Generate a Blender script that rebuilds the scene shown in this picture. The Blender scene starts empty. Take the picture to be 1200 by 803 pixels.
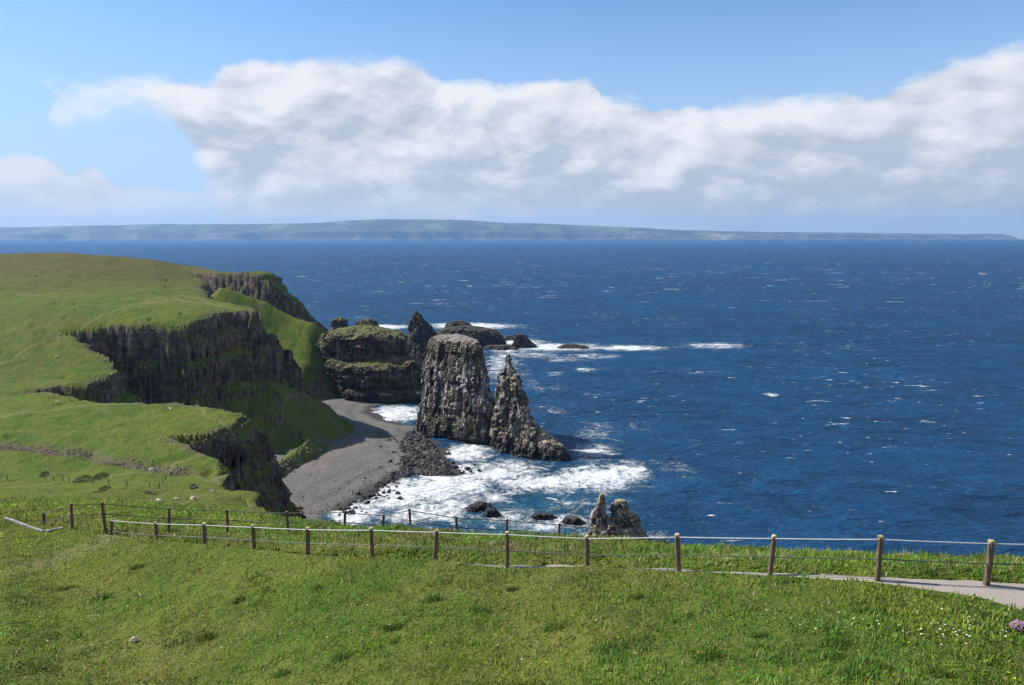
import bpy, math, random
import numpy as np
from mathutils import Vector

random.seed(7)
RNG = np.random.default_rng(11)
scene = bpy.context.scene
COL = scene.collection

# ------------------------------------------------------------------ camera model
CAM_H = 100.0                      # eye height above the sea, metres
F = 900.0                          # focal length in photo pixels (1200 wide)
PITCH = math.atan((401.5 - 276.5) / F)
CP, SP = math.cos(PITCH), math.sin(PITCH)

def dydz(v):
    b = -(np.asarray(v, float) - 401.5) / F
    return CP + b * SP, -SP + b * CP

def P(u, v, Y):
    """point at forward distance Y seen at photo pixel (u, v)"""
    dy, dz = dydz(v)
    t = Y / dy
    return np.array([(u - 600.0) / F * t, Y, CAM_H + dz * t])

def G(u, v, z=0.0):
    """point at height z seen at photo pixel (u, v)"""
    dy, dz = dydz(v)
    t = (z - CAM_H) / dz
    return np.array([(u - 600.0) / F * t, dy * t, z])

# ------------------------------------------------------------------ noise
_perm = RNG.permutation(256).astype(np.int32)
_val = RNG.random(256)

def _h(xi, yi, zi):
    return _perm[(_perm[(_perm[xi & 255] + yi) & 255] + zi) & 255]

def vnoise(x, y, z=0.0):
    x, y, z = np.broadcast_arrays(np.asarray(x, float), np.asarray(y, float), np.asarray(z, float))
    xi = np.floor(x).astype(np.int32); yi = np.floor(y).astype(np.int32); zi = np.floor(z).astype(np.int32)
    fx, fy, fz = x - xi, y - yi, z - zi
    fx = fx * fx * (3 - 2 * fx); fy = fy * fy * (3 - 2 * fy); fz = fz * fz * (3 - 2 * fz)
    r = 0
    for a in (0, 1):
        wa = fx if a else 1 - fx
        for b in (0, 1):
            wb = wa * (fy if b else 1 - fy)
            for c in (0, 1):
                r = r + wb * (fz if c else 1 - fz) * _val[_h(xi + a, yi + b, zi + c)]
    return r * 2 - 1

def fbm(x, y, z=0.0, octv=4, gain=0.5):
    r, a, n = 0, 1.0, 0
    for i in range(octv):
        f = 2.03 ** i
        r = r + a * vnoise(np.asarray(x) * f + 17.3 * i, np.asarray(y) * f + 5.1 * i, np.asarray(z) * f + 9.7 * i)
        n += a; a *= gain
    return r / n

def worley(x, y, z):
    """distance to nearest and second nearest cell centre, and a random value of the cell"""
    x = np.asarray(x, float); y = np.asarray(y, float); z = np.asarray(z, float)
    xi = np.floor(x).astype(np.int32); yi = np.floor(y).astype(np.int32); zi = np.floor(z).astype(np.int32)
    f1 = np.full(x.shape, 9.0); f2 = np.full(x.shape, 9.0); cid = np.zeros(x.shape)
    for a in (-1, 0, 1):
        for b in (-1, 0, 1):
            for c in (-1, 0, 1):
                h = _h(xi + a, yi + b, zi + c)
                px = xi + a + _val[h]; py = yi + b + _val[(h * 7 + 31) & 255]; pz = zi + c + _val[(h * 13 + 77) & 255]
                d = np.sqrt((px - x) ** 2 + (py - y) ** 2 + (pz - z) ** 2)
                near = d < f1
                f2 = np.where(near, f1, np.minimum(f2, d))
                cid = np.where(near, _val[(h * 29 + 3) & 255], cid)
                f1 = np.where(near, d, f1)
    return f1, f2, cid

def sstep(a, b, x):
    t = np.clip((x - a) / (b - a), 0, 1)
    return t * t * (3 - 2 * t)

# ------------------------------------------------------------------ mesh helpers
def mesh_arrays(name, co, faces4=None, faces3=None, mat=None, parent=None, smooth=False, attrs=None, colors=None):
    me = bpy.data.meshes.new(name)
    n4 = 0 if faces4 is None else len(faces4)
    n3 = 0 if faces3 is None else len(faces3)
    idx, start, tot = [], [], []
    o = 0
    if n4:
        f = np.asarray(faces4, np.int32); idx.append(f.ravel()); start.append(np.arange(n4, dtype=np.int32) * 4); tot.append(np.full(n4, 4, np.int32)); o = n4 * 4
    if n3:
        f = np.asarray(faces3, np.int32); idx.append(f.ravel()); start.append(o + np.arange(n3, dtype=np.int32) * 3); tot.append(np.full(n3, 3, np.int32))
    idx = np.concatenate(idx); start = np.concatenate(start); tot = np.concatenate(tot)
    me.vertices.add(len(co)); me.vertices.foreach_set("co", np.asarray(co, np.float32).ravel())
    me.loops.add(len(idx)); me.loops.foreach_set("vertex_index", idx)
    me.polygons.add(n4 + n3); me.polygons.foreach_set("loop_start", start); me.polygons.foreach_set("loop_total", tot)
    me.polygons.foreach_set("use_smooth", np.full(n4 + n3, bool(smooth)))
    for k, a in (attrs or {}).items():
        at = me.attributes.new(k, 'FLOAT', 'POINT'); at.data.foreach_set("value", np.asarray(a, np.float32).ravel())
    for k, a in (colors or {}).items():
        at = me.attributes.new(k, 'FLOAT_COLOR', 'POINT')
        c = np.ones((len(co), 4), np.float32); c[:, :3] = a
        at.data.foreach_set("color", c.ravel())
    me.update(calc_edges=True)
    ob = bpy.data.objects.new(name, me); COL.objects.link(ob)
    if mat: me.materials.append(mat)
    if parent is not None: ob.parent = parent
    return ob

def tag(o, label=None, cat=None, group=None, kind=None):
    if label: o['label'] = label
    if cat: o['category'] = cat
    if group: o['group'] = group
    if kind: o['kind'] = kind
    return o

def empty(name, loc, label, cat, group=None):
    o = bpy.data.objects.new(name, None); COL.objects.link(o); o.location = loc
    return tag(o, label, cat, group)

def grid_faces(nr, nc, wrap=False):
    r = np.arange(nr - 1)[:, None]; c = np.arange(nc if wrap else nc - 1)[None, :]
    a = r * nc + c; b = r * nc + (c + 1) % nc
    return np.stack([a, b, b + nc, a + nc], -1).reshape(-1, 4)

# ------------------------------------------------------------------ node helpers
class NT:
    def __init__(s, name):
        s.m = bpy.data.materials.new(name); s.m.use_nodes = True
        s.t = s.m.node_tree; s.t.nodes.clear()
        s.out = s.t.nodes.new('ShaderNodeOutputMaterial')
    def n(s, typ, ins=None, **kw):
        nd = s.t.nodes.new(typ)
        for k, v in kw.items(): setattr(nd, k, v)
        for k, v in (ins or {}).items(): s.set(nd.inputs[k], v)
        return nd
    def set(s, sock, v):
        if isinstance(v, bpy.types.NodeSocket): s.t.links.new(v, sock)
        elif isinstance(v, bpy.types.Node): s.t.links.new(v.outputs[0], sock)
        else: sock.default_value = v
    def math(s, op, a, b=0.0, clamp=False):
        nd = s.n('ShaderNodeMath', operation=op, use_clamp=clamp)
        s.set(nd.inputs[0], a); s.set(nd.inputs[1], b); return nd.outputs[0]
    def ramp(s, fac, lo, hi, a=0.0, b=1.0, smooth=True):
        nd = s.n('ShaderNodeMapRange', interpolation_type='SMOOTHSTEP' if smooth else 'LINEAR')
        s.set(nd.inputs[0], fac); s.set(nd.inputs[1], lo); s.set(nd.inputs[2], hi); s.set(nd.inputs[3], a); s.set(nd.inputs[4], b)
        return nd.outputs[0]
    def mix(s, fac, a, b):
        nd = s.n('ShaderNodeMix', data_type='RGBA')
        s.set(nd.inputs[0], fac)
        for q, v in ((6, a), (7, b)):
            s.set(nd.inputs[q], (*v, 1) if isinstance(v, tuple) and len(v) == 3 else v)
        return nd.outputs[2]
    def noise(s, vec, scale, detail=5.0, rough=0.55, dist=0.0):
        nd = s.n('ShaderNodeTexNoise', noise_dimensions='3D')
        if vec is not None: s.set(nd.inputs['Vector'], vec)
        nd.inputs['Scale'].default_value = scale; nd.inputs['Detail'].default_value = detail
        nd.inputs['Roughness'].default_value = rough; nd.inputs['Distortion'].default_value = dist
        return nd.outputs['Fac']
    def voro(s, vec, scale, feature='F1', out='Distance'):
        nd = s.n('ShaderNodeTexVoronoi', feature=feature)
        if vec is not None: s.set(nd.inputs['Vector'], vec)
        nd.inputs['Scale'].default_value = scale
        return nd.outputs[out]
    def scaled(s, vec, sx, sy, sz):
        nd = s.n('ShaderNodeMapping'); s.set(nd.inputs['Vector'], vec)
        nd.inputs['Scale'].default_value = (sx, sy, sz); return nd.outputs[0]
    def pos(s): return s.n('ShaderNodeNewGeometry').outputs['Position']
    def attr(s, name): return s.n('ShaderNodeAttribute', attribute_name=name)
    def bsdf(s, color, rough=0.9, bump=None, strength=0.5, dist=1.0, spec=0.3, **kw):
        b = s.n('ShaderNodeBsdfPrincipled')
        s.set(b.inputs['Base Color'], (*color, 1) if isinstance(color, tuple) else color)
        s.set(b.inputs['Roughness'], rough); b.inputs['Specular IOR Level'].default_value = spec
        if bump is not None:
            bp = s.n('ShaderNodeBump'); s.set(bp.inputs['Height'], bump)
            bp.inputs['Strength'].default_value = strength; bp.inputs['Distance'].default_value = dist
            s.t.links.new(bp.outputs[0], b.inputs['Normal'])
        for k, v in kw.items(): s.set(b.inputs[k], v)
        s.t.links.new(b.outputs[0], s.out.inputs['Surface'])
        return s.m

# ------------------------------------------------------------------ materials
def make_ground_mat():
    t = NT('turf_and_rock'); p = t.pos()
    geo = t.n('ShaderNodeNewGeometry')
    nz = t.n('ShaderNodeSeparateXYZ', {0: geo.outputs['True Normal']}).outputs[2]
    n_big = t.noise(p, 0.018, 6, 0.6); n_mid = t.noise(p, 0.16, 6, 0.62); n_fine = t.noise(p, 1.7, 5, 0.65); n_xf = t.noise(p, 7.0, 3, 0.6)
    g = t.mix(t.ramp(n_big, 0.35, 0.65), (0.052, 0.096, 0.014), (0.104, 0.134, 0.022))
    g = t.mix(t.ramp(n_mid, 0.38, 0.66), g, (0.108, 0.122, 0.025))
    n_m2 = t.noise(p, 0.45, 6, 0.65)
    g = t.mix(t.ramp(n_fine, 0.5, 0.72, 0, 0.6), g, (0.036, 0.070, 0.013))
    g = t.mix(t.ramp(n_m2, 0.54, 0.68, 0, 0.6), g, (0.040, 0.066, 0.015))
    g = t.mix(t.ramp(n_mid, 0.60, 0.75, 0, 0.5), g, (0.165, 0.150, 0.052))
    trk = t.n('ShaderNodeTexVoronoi', feature='DISTANCE_TO_EDGE'); wv = t.n('ShaderNodeVectorMath', operation='ADD'); t.set(wv.inputs[0], p); t.set(wv.inputs[1], t.n('ShaderNodeVectorMath', {0: t.n('ShaderNodeTexNoise', {'Vector': p, 'Scale': 0.03}).outputs['Color'], 'Scale': 30.0}, operation='SCALE').outputs[0]); t.set(trk.inputs['Vector'], t.scaled(wv.outputs[0], 1, 0.6, 0.3)); trk.inputs['Scale'].default_value = 0.016
    g = t.mix(t.ramp(trk.outputs['Distance'], 0.004, 0.016, 0.55, 0.0), g, (0.175, 0.165, 0.075))
    heath = t.math('MULTIPLY', t.attr('heath').outputs['Fac'], t.ramp(n_mid, 0.25, 0.7, 0.55, 1.0))
    g = t.mix(heath, g, t.mix(n_fine, (0.070, 0.056, 0.022), (0.105, 0.090, 0.032)))
    soilc = t.mix(t.ramp(n_fine, 0.35, 0.65), (0.035, 0.024, 0.016), (0.17, 0.13, 0.095))
    soil = t.math('MULTIPLY', t.attr('soil').outputs['Fac'], t.ramp(t.math('ADD', n_fine, t.math('MULTIPLY', n_mid, 0.6)), 0.60, 0.80))
    g = t.mix(soil, g, soilc)
    # rock on steep faces
    pc = t.scaled(p, 1, 1, 0.38)
    r1 = t.noise(pc, 0.42, 8, 0.72); r2 = t.voro(pc, 0.42, 'F1', 'Color'); r3 = t.noise(p, 0.9, 6, 0.7)
    ce = t.n('ShaderNodeTexVoronoi', feature='DISTANCE_TO_EDGE'); t.set(ce.inputs['Vector'], t.scaled(p, 1, 1, 0.22)); ce.inputs['Scale'].default_value = 0.5
    rc = t.mix(t.ramp(r1, 0.36, 0.64), (0.034, 0.028, 0.023), (0.185, 0.150, 0.120))
    bed = t.noise(t.scaled(p, 0.03, 0.03, 0.42), 1.0, 5, 0.65)
    rc = t.mix(t.ramp(bed, 0.52, 0.62, 0, 0.6), rc, (0.050, 0.040, 0.032))
    rc = t.mix(t.ramp(t.noise(p, 0.07, 4, 0.6), 0.5, 0.65, 0, 0.45), rc, (0.20, 0.155, 0.115))
    rc = t.mix(t.ramp(ce.outputs['Distance'], 0.0, 0.08, 0.5, 0.0), rc, (0.018, 0.015, 0.013))
    rc = t.mix(t.ramp(r3, 0.59, 0.68, 0, 0.8), rc, (0.36, 0.33, 0.295))
    rc = t.mix(t.ramp(n_mid, 0.48, 0.62, 0, 0.7), rc, (0.052, 0.066, 0.022))
    thr = t.math('ADD', nz, t.math('MULTIPLY', t.math('SUBTRACT', n_mid, 0.5), 0.85))
    thr = t.math('ADD', thr, t.math('MULTIPLY', t.math('SUBTRACT', n_fine, 0.5), 0.30))
    thr = t.math('SUBTRACT', thr, t.math('MULTIPLY', t.attr('rocky').outputs['Fac'], 0.22))
    c = t.mix(t.ramp(thr, 0.50, 0.60), rc, g)
    h = t.math('ADD', t.math('MULTIPLY', n_fine, 0.5), t.math('MULTIPLY', n_xf, 0.12))
    h = t.math('ADD', h, t.math('MULTIPLY', n_m2, 1.1))
    h = t.math('ADD', h, t.math('MULTIPLY', r1, t.ramp(thr, 0.50, 0.60, 1.6, 0.0)))
    return t.bsdf(c, 0.95, h, 0.9, 0.6, 0.04)

def make_rock_mat(name, dark, mid, light, moss, moss_amt=0.5, guano=0.5, wet_z=4.0, top=None):
    t = NT(name); p = t.pos()
    geo = t.n('ShaderNodeNewGeometry')
    nz = t.n('ShaderNodeSeparateXYZ', {0: geo.outputs['True Normal']}).outputs[2]
    z = t.n('ShaderNodeSeparateXYZ', {0: p}).outputs[2]
    pc = t.scaled(p, 1, 1, 0.28)
    a = t.noise(pc, 0.5, 7, 0.7); b = t.noise(p, 0.13, 5, 0.6); f = t.noise(p, 1.3, 5, 0.7)
    v = t.voro(pc, 0.55, 'F1', 'Color')
    vg = t.n('ShaderNodeSeparateXYZ', {0: v}).outputs[0]
    c = t.mix(t.ramp(t.math('ADD', t.math('MULTIPLY', a, 0.7), t.math('MULTIPLY', vg, 0.3)), 0.30, 0.66), dark, mid)
    band = t.math('MULTIPLY', t.ramp(z, 9, 17), t.ramp(z, 45, 33))
    mf = t.ramp(t.math('ADD', t.math('ADD', b, t.math('MULTIPLY', band, -0.10)), t.math('MULTIPLY', t.math('SUBTRACT', a, 0.5), 0.8)), 0.44, 0.58, 0, moss_amt)
    c = t.mix(mf, c, moss)
    lm = t.math('ADD', t.math('ADD', f, t.math('MULTIPLY', nz, 0.16)), t.math('MULTIPLY', t.math('SUBTRACT', vg, 0.5), 0.30))
    lm = t.math('ADD', lm, t.math('MULTIPLY', t.math('SUBTRACT', band, 1.0), 0.10))
    c = t.mix(t.ramp(lm, 0.57, 0.69, 0, guano), c, light)
    ce = t.n('ShaderNodeTexVoronoi', feature='DISTANCE_TO_EDGE'); t.set(ce.inputs['Vector'], t.scaled(p, 1, 1, 0.30)); ce.inputs['Scale'].default_value = 0.45
    c = t.mix(t.ramp(ce.outputs['Distance'], 0.0, 0.11, 0.8, 0.0), c, (0.014, 0.012, 0.010))
    up = t.ramp(t.math('ADD', nz, t.math('MULTIPLY', t.math('SUBTRACT', f, 0.5), 0.7)), 0.62, 0.85, 0, 0.85)
    c = t.mix(up, c, top or moss)
    wet = t.ramp(t.math('ADD', z, t.math('MULTIPLY', t.math('SUBTRACT', a, 0.5), 5.0)), wet_z, wet_z + 2.0)
    c = t.mix(wet, (0.022, 0.020, 0.018), c)
    h = t.math('ADD', t.math('ADD', a, t.math('MULTIPLY', f, 0.4)), t.ramp(ce.outputs['Distance'], 0.0, 0.15, -0.5, 0.0))
    return t.bsdf(c, t.ramp(wet, 0, 1, 0.45, 0.92), h, 0.8, 0.9, 0.3)

def make_beach_mat():
    t = NT('shingle'); p = t.pos()
    a = t.noise(p, 0.05, 5, 0.6); f = t.noise(p, 2.2, 5, 0.7); v = t.voro(p, 1.6, 'F1', 'Color')
    vg = t.n('ShaderNodeSeparateXYZ', {0: v}).outputs[0]
    c = t.mix(t.ramp(a, 0.4, 0.62), (0.122, 0.116, 0.110), (0.152, 0.137, 0.122))
    c = t.mix(t.ramp(f, 0.40, 0.70, 0, 0.75), c, t.mix(t.ramp(vg, 0.2, 0.8), (0.035, 0.033, 0.031), (0.205, 0.192, 0.18)))
    g = t.attr('green').outputs['Fac']
    c = t.mix(t.math('MULTIPLY', g, t.ramp(t.noise(p, 0.35, 5, 0.65), 0.42, 0.58)), c, (0.075, 0.11, 0.025))
    c = t.mix(t.attr('rust').outputs['Fac'], c, t.mix(f, (0.14, 0.10, 0.075), (0.24, 0.18, 0.14)))
    c = t.mix(t.attr('wet').outputs['Fac'], c, (0.035, 0.033, 0.030))
    return t.bsdf(c, 0.9, t.math('ADD', f, t.math('MULTIPLY', vg, 0.6)), 0.7, 0.4, 0.2)

def make_sea_mat():
    t = NT('sea_water'); p = t.pos()
    Fo = t.attr('foam').outputs['Fac']; Te = t.attr('teal').outputs['Fac']
    pa = t.scaled(p, 0.45, 1.0, 1)
    w1 = t.noise(pa, 0.09, 5, 0.6, 0.4); w2 = t.noise(pa, 0.5, 5, 0.62, 0.3); w3 = t.math('ADD', t.math('MULTIPLY', t.noise(p, 0.014, 4, 0.6), 0.5), t.math('MULTIPLY', t.noise(t.scaled(p, 0.0011, 0.0024, 1), 1.0, 4, 0.6), 0.5))
    deep = t.mix(t.ramp(w3, 0.42, 0.60), (0.0020, 0.0240, 0.066), (0.0036, 0.042, 0.112))
    deep = t.mix(t.ramp(t.math('ADD', t.math('MULTIPLY', w1, 0.5), t.math('MULTIPLY', w2, 0.5)), 0.42, 0.64, 0, 0.9), deep, (0.0055, 0.063, 0.150))
    n = t.noise(p, 0.11, 9, 0.66, 0.9); n2 = t.noise(p, 0.45, 7, 0.7, 1.2)
    tm = t.ramp(t.math('ADD', Te, t.math('MULTIPLY', t.math('SUBTRACT', n, 0.5), 1.1)), 0.25, 1.05, 0, 0.85)
    deep = t.mix(tm, deep, (0.030, 0.135, 0.152))
    n3 = t.noise(p, 1.3, 5, 0.7, 0.6)
    lace = t.math('ADD', t.math('MULTIPLY', t.math('SUBTRACT', n, 0.5), 1.9), t.math('MULTIPLY', t.math('SUBTRACT', n2, 0.5), 1.5))
    lace = t.math('ADD', lace, t.math('MULTIPLY', t.math('SUBTRACT', n3, 0.5), 0.8))
    fm = t.ramp(t.math('ADD', Fo, lace), 0.31, 0.90, 0, 1)
    fm = t.math('MULTIPLY', fm, t.ramp(Fo, 0.02, 0.20))
    c1 = t.noise(t.scaled(p, 0.09, 0.27, 1), 1.0, 6, 0.72, 0.5); c2 = t.noise(p, 0.006, 3, 0.5)
    k1 = t.ramp(t.math('ADD', c1, t.math('MULTIPLY', t.math('SUBTRACT', c2, 0.5), 0.22)), 0.640, 0.662)
    c3 = t.noise(t.scaled(p, 0.022, 0.045, 1), 1.0, 7, 0.72, 0.4)
    k2 = t.ramp(t.math('ADD', c3, t.math('MULTIPLY', t.math('SUBTRACT', c2, 0.5), 0.15)), 0.622, 0.645, 0, 0.95)
    far = t.ramp(t.n('ShaderNodeSeparateXYZ', {0: p}).outputs[1], 700, 1600)
    fm = t.math('MAXIMUM', fm, t.math('MAXIMUM', k1, t.math('MULTIPLY', k2, far)))
    c = t.mix(fm, deep, t.mix(n2, (0.50, 0.54, 0.55), (0.78, 0.78, 0.78)))
    w0 = t.noise(t.scaled(t.n('ShaderNodeVectorRotate', {'Vector': p, 'Angle': 0.25}, rotation_type='Z_AXIS').outputs[0], 0.010, 0.055, 1), 1.0, 3, 0.5, 0.3)
    c = t.mix(t.math('MULTIPLY', t.ramp(w0, 0.35, 0.65, 0.22, 0.0), t.math('SUBTRACT', 1.0, fm)), c, (0.0012, 0.014, 0.036))
    h = t.math('ADD', t.math('MULTIPLY', w0, 7.0), t.math('MULTIPLY', w1, 3.4))
    h = t.math('ADD', h, t.math('MULTIPLY', w2, 2.3))
    h = t.math('ADD', h, t.math('MULTIPLY', fm, 0.7))
    bp = t.n('ShaderNodeBump'); t.set(bp.inputs['Height'], h); bp.inputs['Strength'].default_value = 0.95; bp.inputs['Distance'].default_value = 1.0
    body = t.n('ShaderNodeBsdfDiffuse'); t.set(body.inputs['Color'], c); t.t.links.new(bp.outputs[0], body.inputs['Normal'])
    gl = t.n('ShaderNodeBsdfGlossy'); gl.inputs['Roughness'].default_value = 0.28; gl.inputs['Color'].default_value = (0.75, 0.9, 1.0, 1); t.t.links.new(bp.outputs[0], gl.inputs['Normal'])
    fr = t.n('ShaderNodeFresnel'); fr.inputs['IOR'].default_value = 1.33; t.t.links.new(bp.outputs[0], fr.inputs['Normal'])
    # a wave-roughened sea seen at a low angle mirrors far less of the sky than a calm one
    fac = t.math('MULTIPLY', t.math('MINIMUM', t.math('MULTIPLY', fr.outputs[0], 0.50), 0.20), t.math('SUBTRACT', 1.0, fm))
    mx = t.n('ShaderNodeMixShader'); t.set(mx.inputs[0], fac); t.t.links.new(body.outputs[0], mx.inputs[1]); t.t.links.new(gl.outputs[0], mx.inputs[2])
    t.t.links.new(mx.outputs[0], t.out.inputs['Surface'])
    return t.m

def make_path_mat():
    t = NT('gravel_path'); p = t.pos()
    f = t.noise(p, 14, 5, 0.7); a = t.noise(p, 1.1, 4, 0.6)
    c = t.mix(f, (0.20, 0.17, 0.145), (0.36, 0.315, 0.275)); c = t.mix(t.ramp(a, 0.55, 0.72, 0, 0.4), c, (0.15, 0.125, 0.10))
    return t.bsdf(c, 0.95, f, 0.6, 0.03, 0.2)

def make_post_mat():
    t = NT('weathered_post'); p = t.pos(); o = t.n('ShaderNodeTexCoord').outputs['Object']
    z = t.n('ShaderNodeSeparateXYZ', {0: o}).outputs[2]
    g = t.noise(t.scaled(p, 30, 30, 2.5), 1.0, 4, 0.65); b = t.noise(p, 9, 4, 0.6)
    c = t.mix(g, (0.050, 0.035, 0.024), (0.165, 0.118, 0.082))
    c = t.mix(t.ramp(b, 0.52, 0.66, 0, 0.6), c, (0.20, 0.165, 0.125))
    lich = t.math('MULTIPLY', t.ramp(z, 1.02, 1.075), t.ramp(b, 0.35, 0.5))
    c = t.mix(lich, c, (0.50, 0.42, 0.20))
    return t.bsdf(c, 0.9, g, 0.5, 0.02, 0.2)

def simple(name, c1, c2, scale, rough=0.9, bump=0.5, dist=0.03, spec=0.3):
    t = NT(name); f = t.noise(t.pos(), scale, 6, 0.65)
    return t.bsdf(t.mix(t.ramp(f, 0.3, 0.7), c1, c2), rough, f, bump, dist, spec)

def make_grass_mat():
    t = NT('grass_blades')
    col = t.attr('col').outputs['Color']
    d = t.n('ShaderNodeBsdfPrincipled'); t.set(d.inputs['Base Color'], col); d.inputs['Roughness'].default_value = 0.55
    d.inputs['Specular IOR Level'].default_value = 0.1
    tr = t.n('ShaderNodeBsdfTranslucent'); t.set(tr.inputs['Color'], col)
    mx = t.n('ShaderNodeMixShader'); mx.inputs[0].default_value = 0.42
    t.t.links.new(d.outputs[0], mx.inputs[1]); t.t.links.new(tr.outputs[0], mx.inputs[2])
    t.t.links.new(mx.outputs[0], t.out.inputs['Surface'])
    return t.m

def make_coast_mat():
    t = NT('far_fields_and_cliffs'); p = t.pos()
    geo = t.n('ShaderNodeNewGeometry')
    nz = t.n('ShaderNodeSeparateXYZ', {0: geo.outputs['True Normal']}).outputs[2]
    v = t.voro(t.scaled(p, 1, 0.35, 1), 0.0022, 'F1', 'Color'); vg = t.n('ShaderNodeSeparateXYZ', {0: v}).outputs[0]
    a = t.noise(p, 0.0011, 6, 0.65)
    c = t.mix(vg, (0.035, 0.060, 0.020), (0.150, 0.170, 0.070)); c = t.mix(t.ramp(a, 0.42, 0.6), c, (0.05, 0.050, 0.025))
    rk = t.mix(t.noise(p, 0.006, 6, 0.7), (0.020, 0.020, 0.020), (0.34, 0.31, 0.27))
    c = t.mix(t.ramp(t.math('ADD', nz, t.math('MULTIPLY', t.math('SUBTRACT', a, 0.5), 0.35)), 0.80, 0.92), rk, c)
    c = t.mix(t.math('MULTIPLY', t.attr('pale').outputs['Fac'], t.ramp(t.noise(p, 0.012, 4, 0.7), 0.50, 0.60)), c, (0.62, 0.60, 0.56))
    return t.bsdf(c, 0.95)

M_ground = make_ground_mat()
M_rock = make_rock_mat('basalt', (0.022, 0.019, 0.017), (0.135, 0.116, 0.100), (0.46, 0.425, 0.39), (0.066, 0.070, 0.018), 0.85, 0.9, 4.5, (0.245, 0.200, 0.170))
M_rock_turf = make_rock_mat('turf_topped_basalt', (0.022, 0.018, 0.015), (0.115, 0.086, 0.068), (0.24, 0.215, 0.185), (0.060, 0.066, 0.022), 0.45, 0.45, 3.0, (0.120, 0.120, 0.036))
M_rock_pale = make_rock_mat('pale_lichened_basalt', (0.034, 0.029, 0.024), (0.195, 0.172, 0.148), (0.50, 0.47, 0.43), (0.105, 0.095, 0.030), 0.5, 0.8, 4.8, (0.34, 0.29, 0.20))
M_rock_near = make_rock_mat('weathered_pale_rock', (0.060, 0.050, 0.042), (0.27, 0.235, 0.195), (0.50, 0.47, 0.43), (0.16, 0.13, 0.045), 0.5, 0.8, 0.2, (0.40, 0.33, 0.20))
M_rock_dark = make_rock_mat('wet_dark_basalt', (0.026, 0.023, 0.021), (0.078, 0.067, 0.059), (0.13, 0.118, 0.105), (0.050, 0.048, 0.020), 0.4, 0.4, 0.8, (0.075, 0.066, 0.052))
M_beach = make_beach_mat(); M_sea = make_sea_mat(); M_path = make_path_mat(); M_post = make_post_mat(); M_grass = make_grass_mat(); M_coast = make_coast_mat()
M_railpale = simple('galvanised_rail', (0.30, 0.31, 0.32), (0.50, 0.50, 0.49), 20, 0.45, 0.2, 0.004, 0.5)
M_raildark = simple('dark_rail', (0.025, 0.024, 0.022), (0.085, 0.080, 0.074), 18, 0.5, 0.2, 0.004, 0.5)
M_stone = simple('pale_stone', (0.40, 0.32, 0.22), (0.62, 0.53, 0.41), 14, 0.9, 0.7, 0.03)
M_concrete = simple('old_concrete', (0.14, 0.13, 0.115), (0.36, 0.335, 0.30), 6, 0.9, 0.5, 0.03)
M_wool = simple('fleece', (0.58, 0.54, 0.46), (0.72, 0.68, 0.60), 9, 0.95, 0.5, 0.05)
M_petal = simple('white_petals', (0.80, 0.80, 0.78), (0.86, 0.86, 0.84), 60, 0.7, 0.1, 0.002)
M_yellow = simple('yellow_petals', (0.62, 0.44, 0.015), (0.74, 0.55, 0.03), 60, 0.6, 0.1, 0.002)
M_pink = simple('pink_petals', (0.27, 0.16, 0.22), (0.42, 0.27, 0.36), 60, 0.7, 0.1, 0.002)

# ------------------------------------------------------------------ near and mid terrain, as height table
U_F = [-200, 0, 60, 130, 183, 241, 299, 360, 436, 511, 595, 687, 795, 903, 1028, 1155, 1200, 1400]
D_F = [38, 36.5, 35.5, 33.4, 31.7, 30, 28.3, 26.6, 25.1, 24.0, 23.0, 22.0, 20.7, 19.5, 18.4, 18.0, 17.9, 17.6]   # distance of the inner fence
V_B = [612, 617, 623, 632, 637, 643, 649, 656, 660, 663, 667, 668, 673, 677, 682, 687, 689, 697]                    # its foot
V_C = [594, 602, 616, 626, 631, 637, 643, 650, 653.5, 656.5, 666, 662.5, 668.5, 673.5, 681.5, 699, 713, 760]                  # crest of the foreground turf
D_C = [2.0, 2.0, 1.8, 1.7, 1.7, 1.7, 1.7, 1.7, 1.7, 1.7, 1.7, 1.7, 1.7, 1.7, 1.6, 1.6, 1.65, 2.3]
U_2 = [-200, 0, 60, 130, 240, 300, 350, 400, 480, 594, 700, 795, 904, 1030, 1100, 1200, 1400]
Y_2 = [64, 60, 58, 55, 50, 46, 41, 34, 31, 30, 29, 27.5, 26, 25, 25, 24.5, 24]
V_2 = [580, 583, 584, 586, 592, 599, 607, 616, 621, 625, 629, 637, 644, 650, 653, 655, 662]

KC = np.linspace(-1.15, 1.15, 900)
LY = np.linspace(math.log(1.0), math.log(1300), 2200)
MID = [(140, 579.5), (165, 568), (185, 545), (205, 520), (230, 493), (255, 470), (300, 437), (330, 402), (370, 362), (470, 331), (620, 305)]
SIL_U = [-300, -100, 0, 60, 100, 150, 200, 250, 300, 360, 420]
SIL_V = [300, 298, 297, 296, 296, 299, 304, 315, 330, 350, 370]

def zof(Y, v):
    dy, dz = dydz(v); return CAM_H + dz / dy * Y

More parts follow.
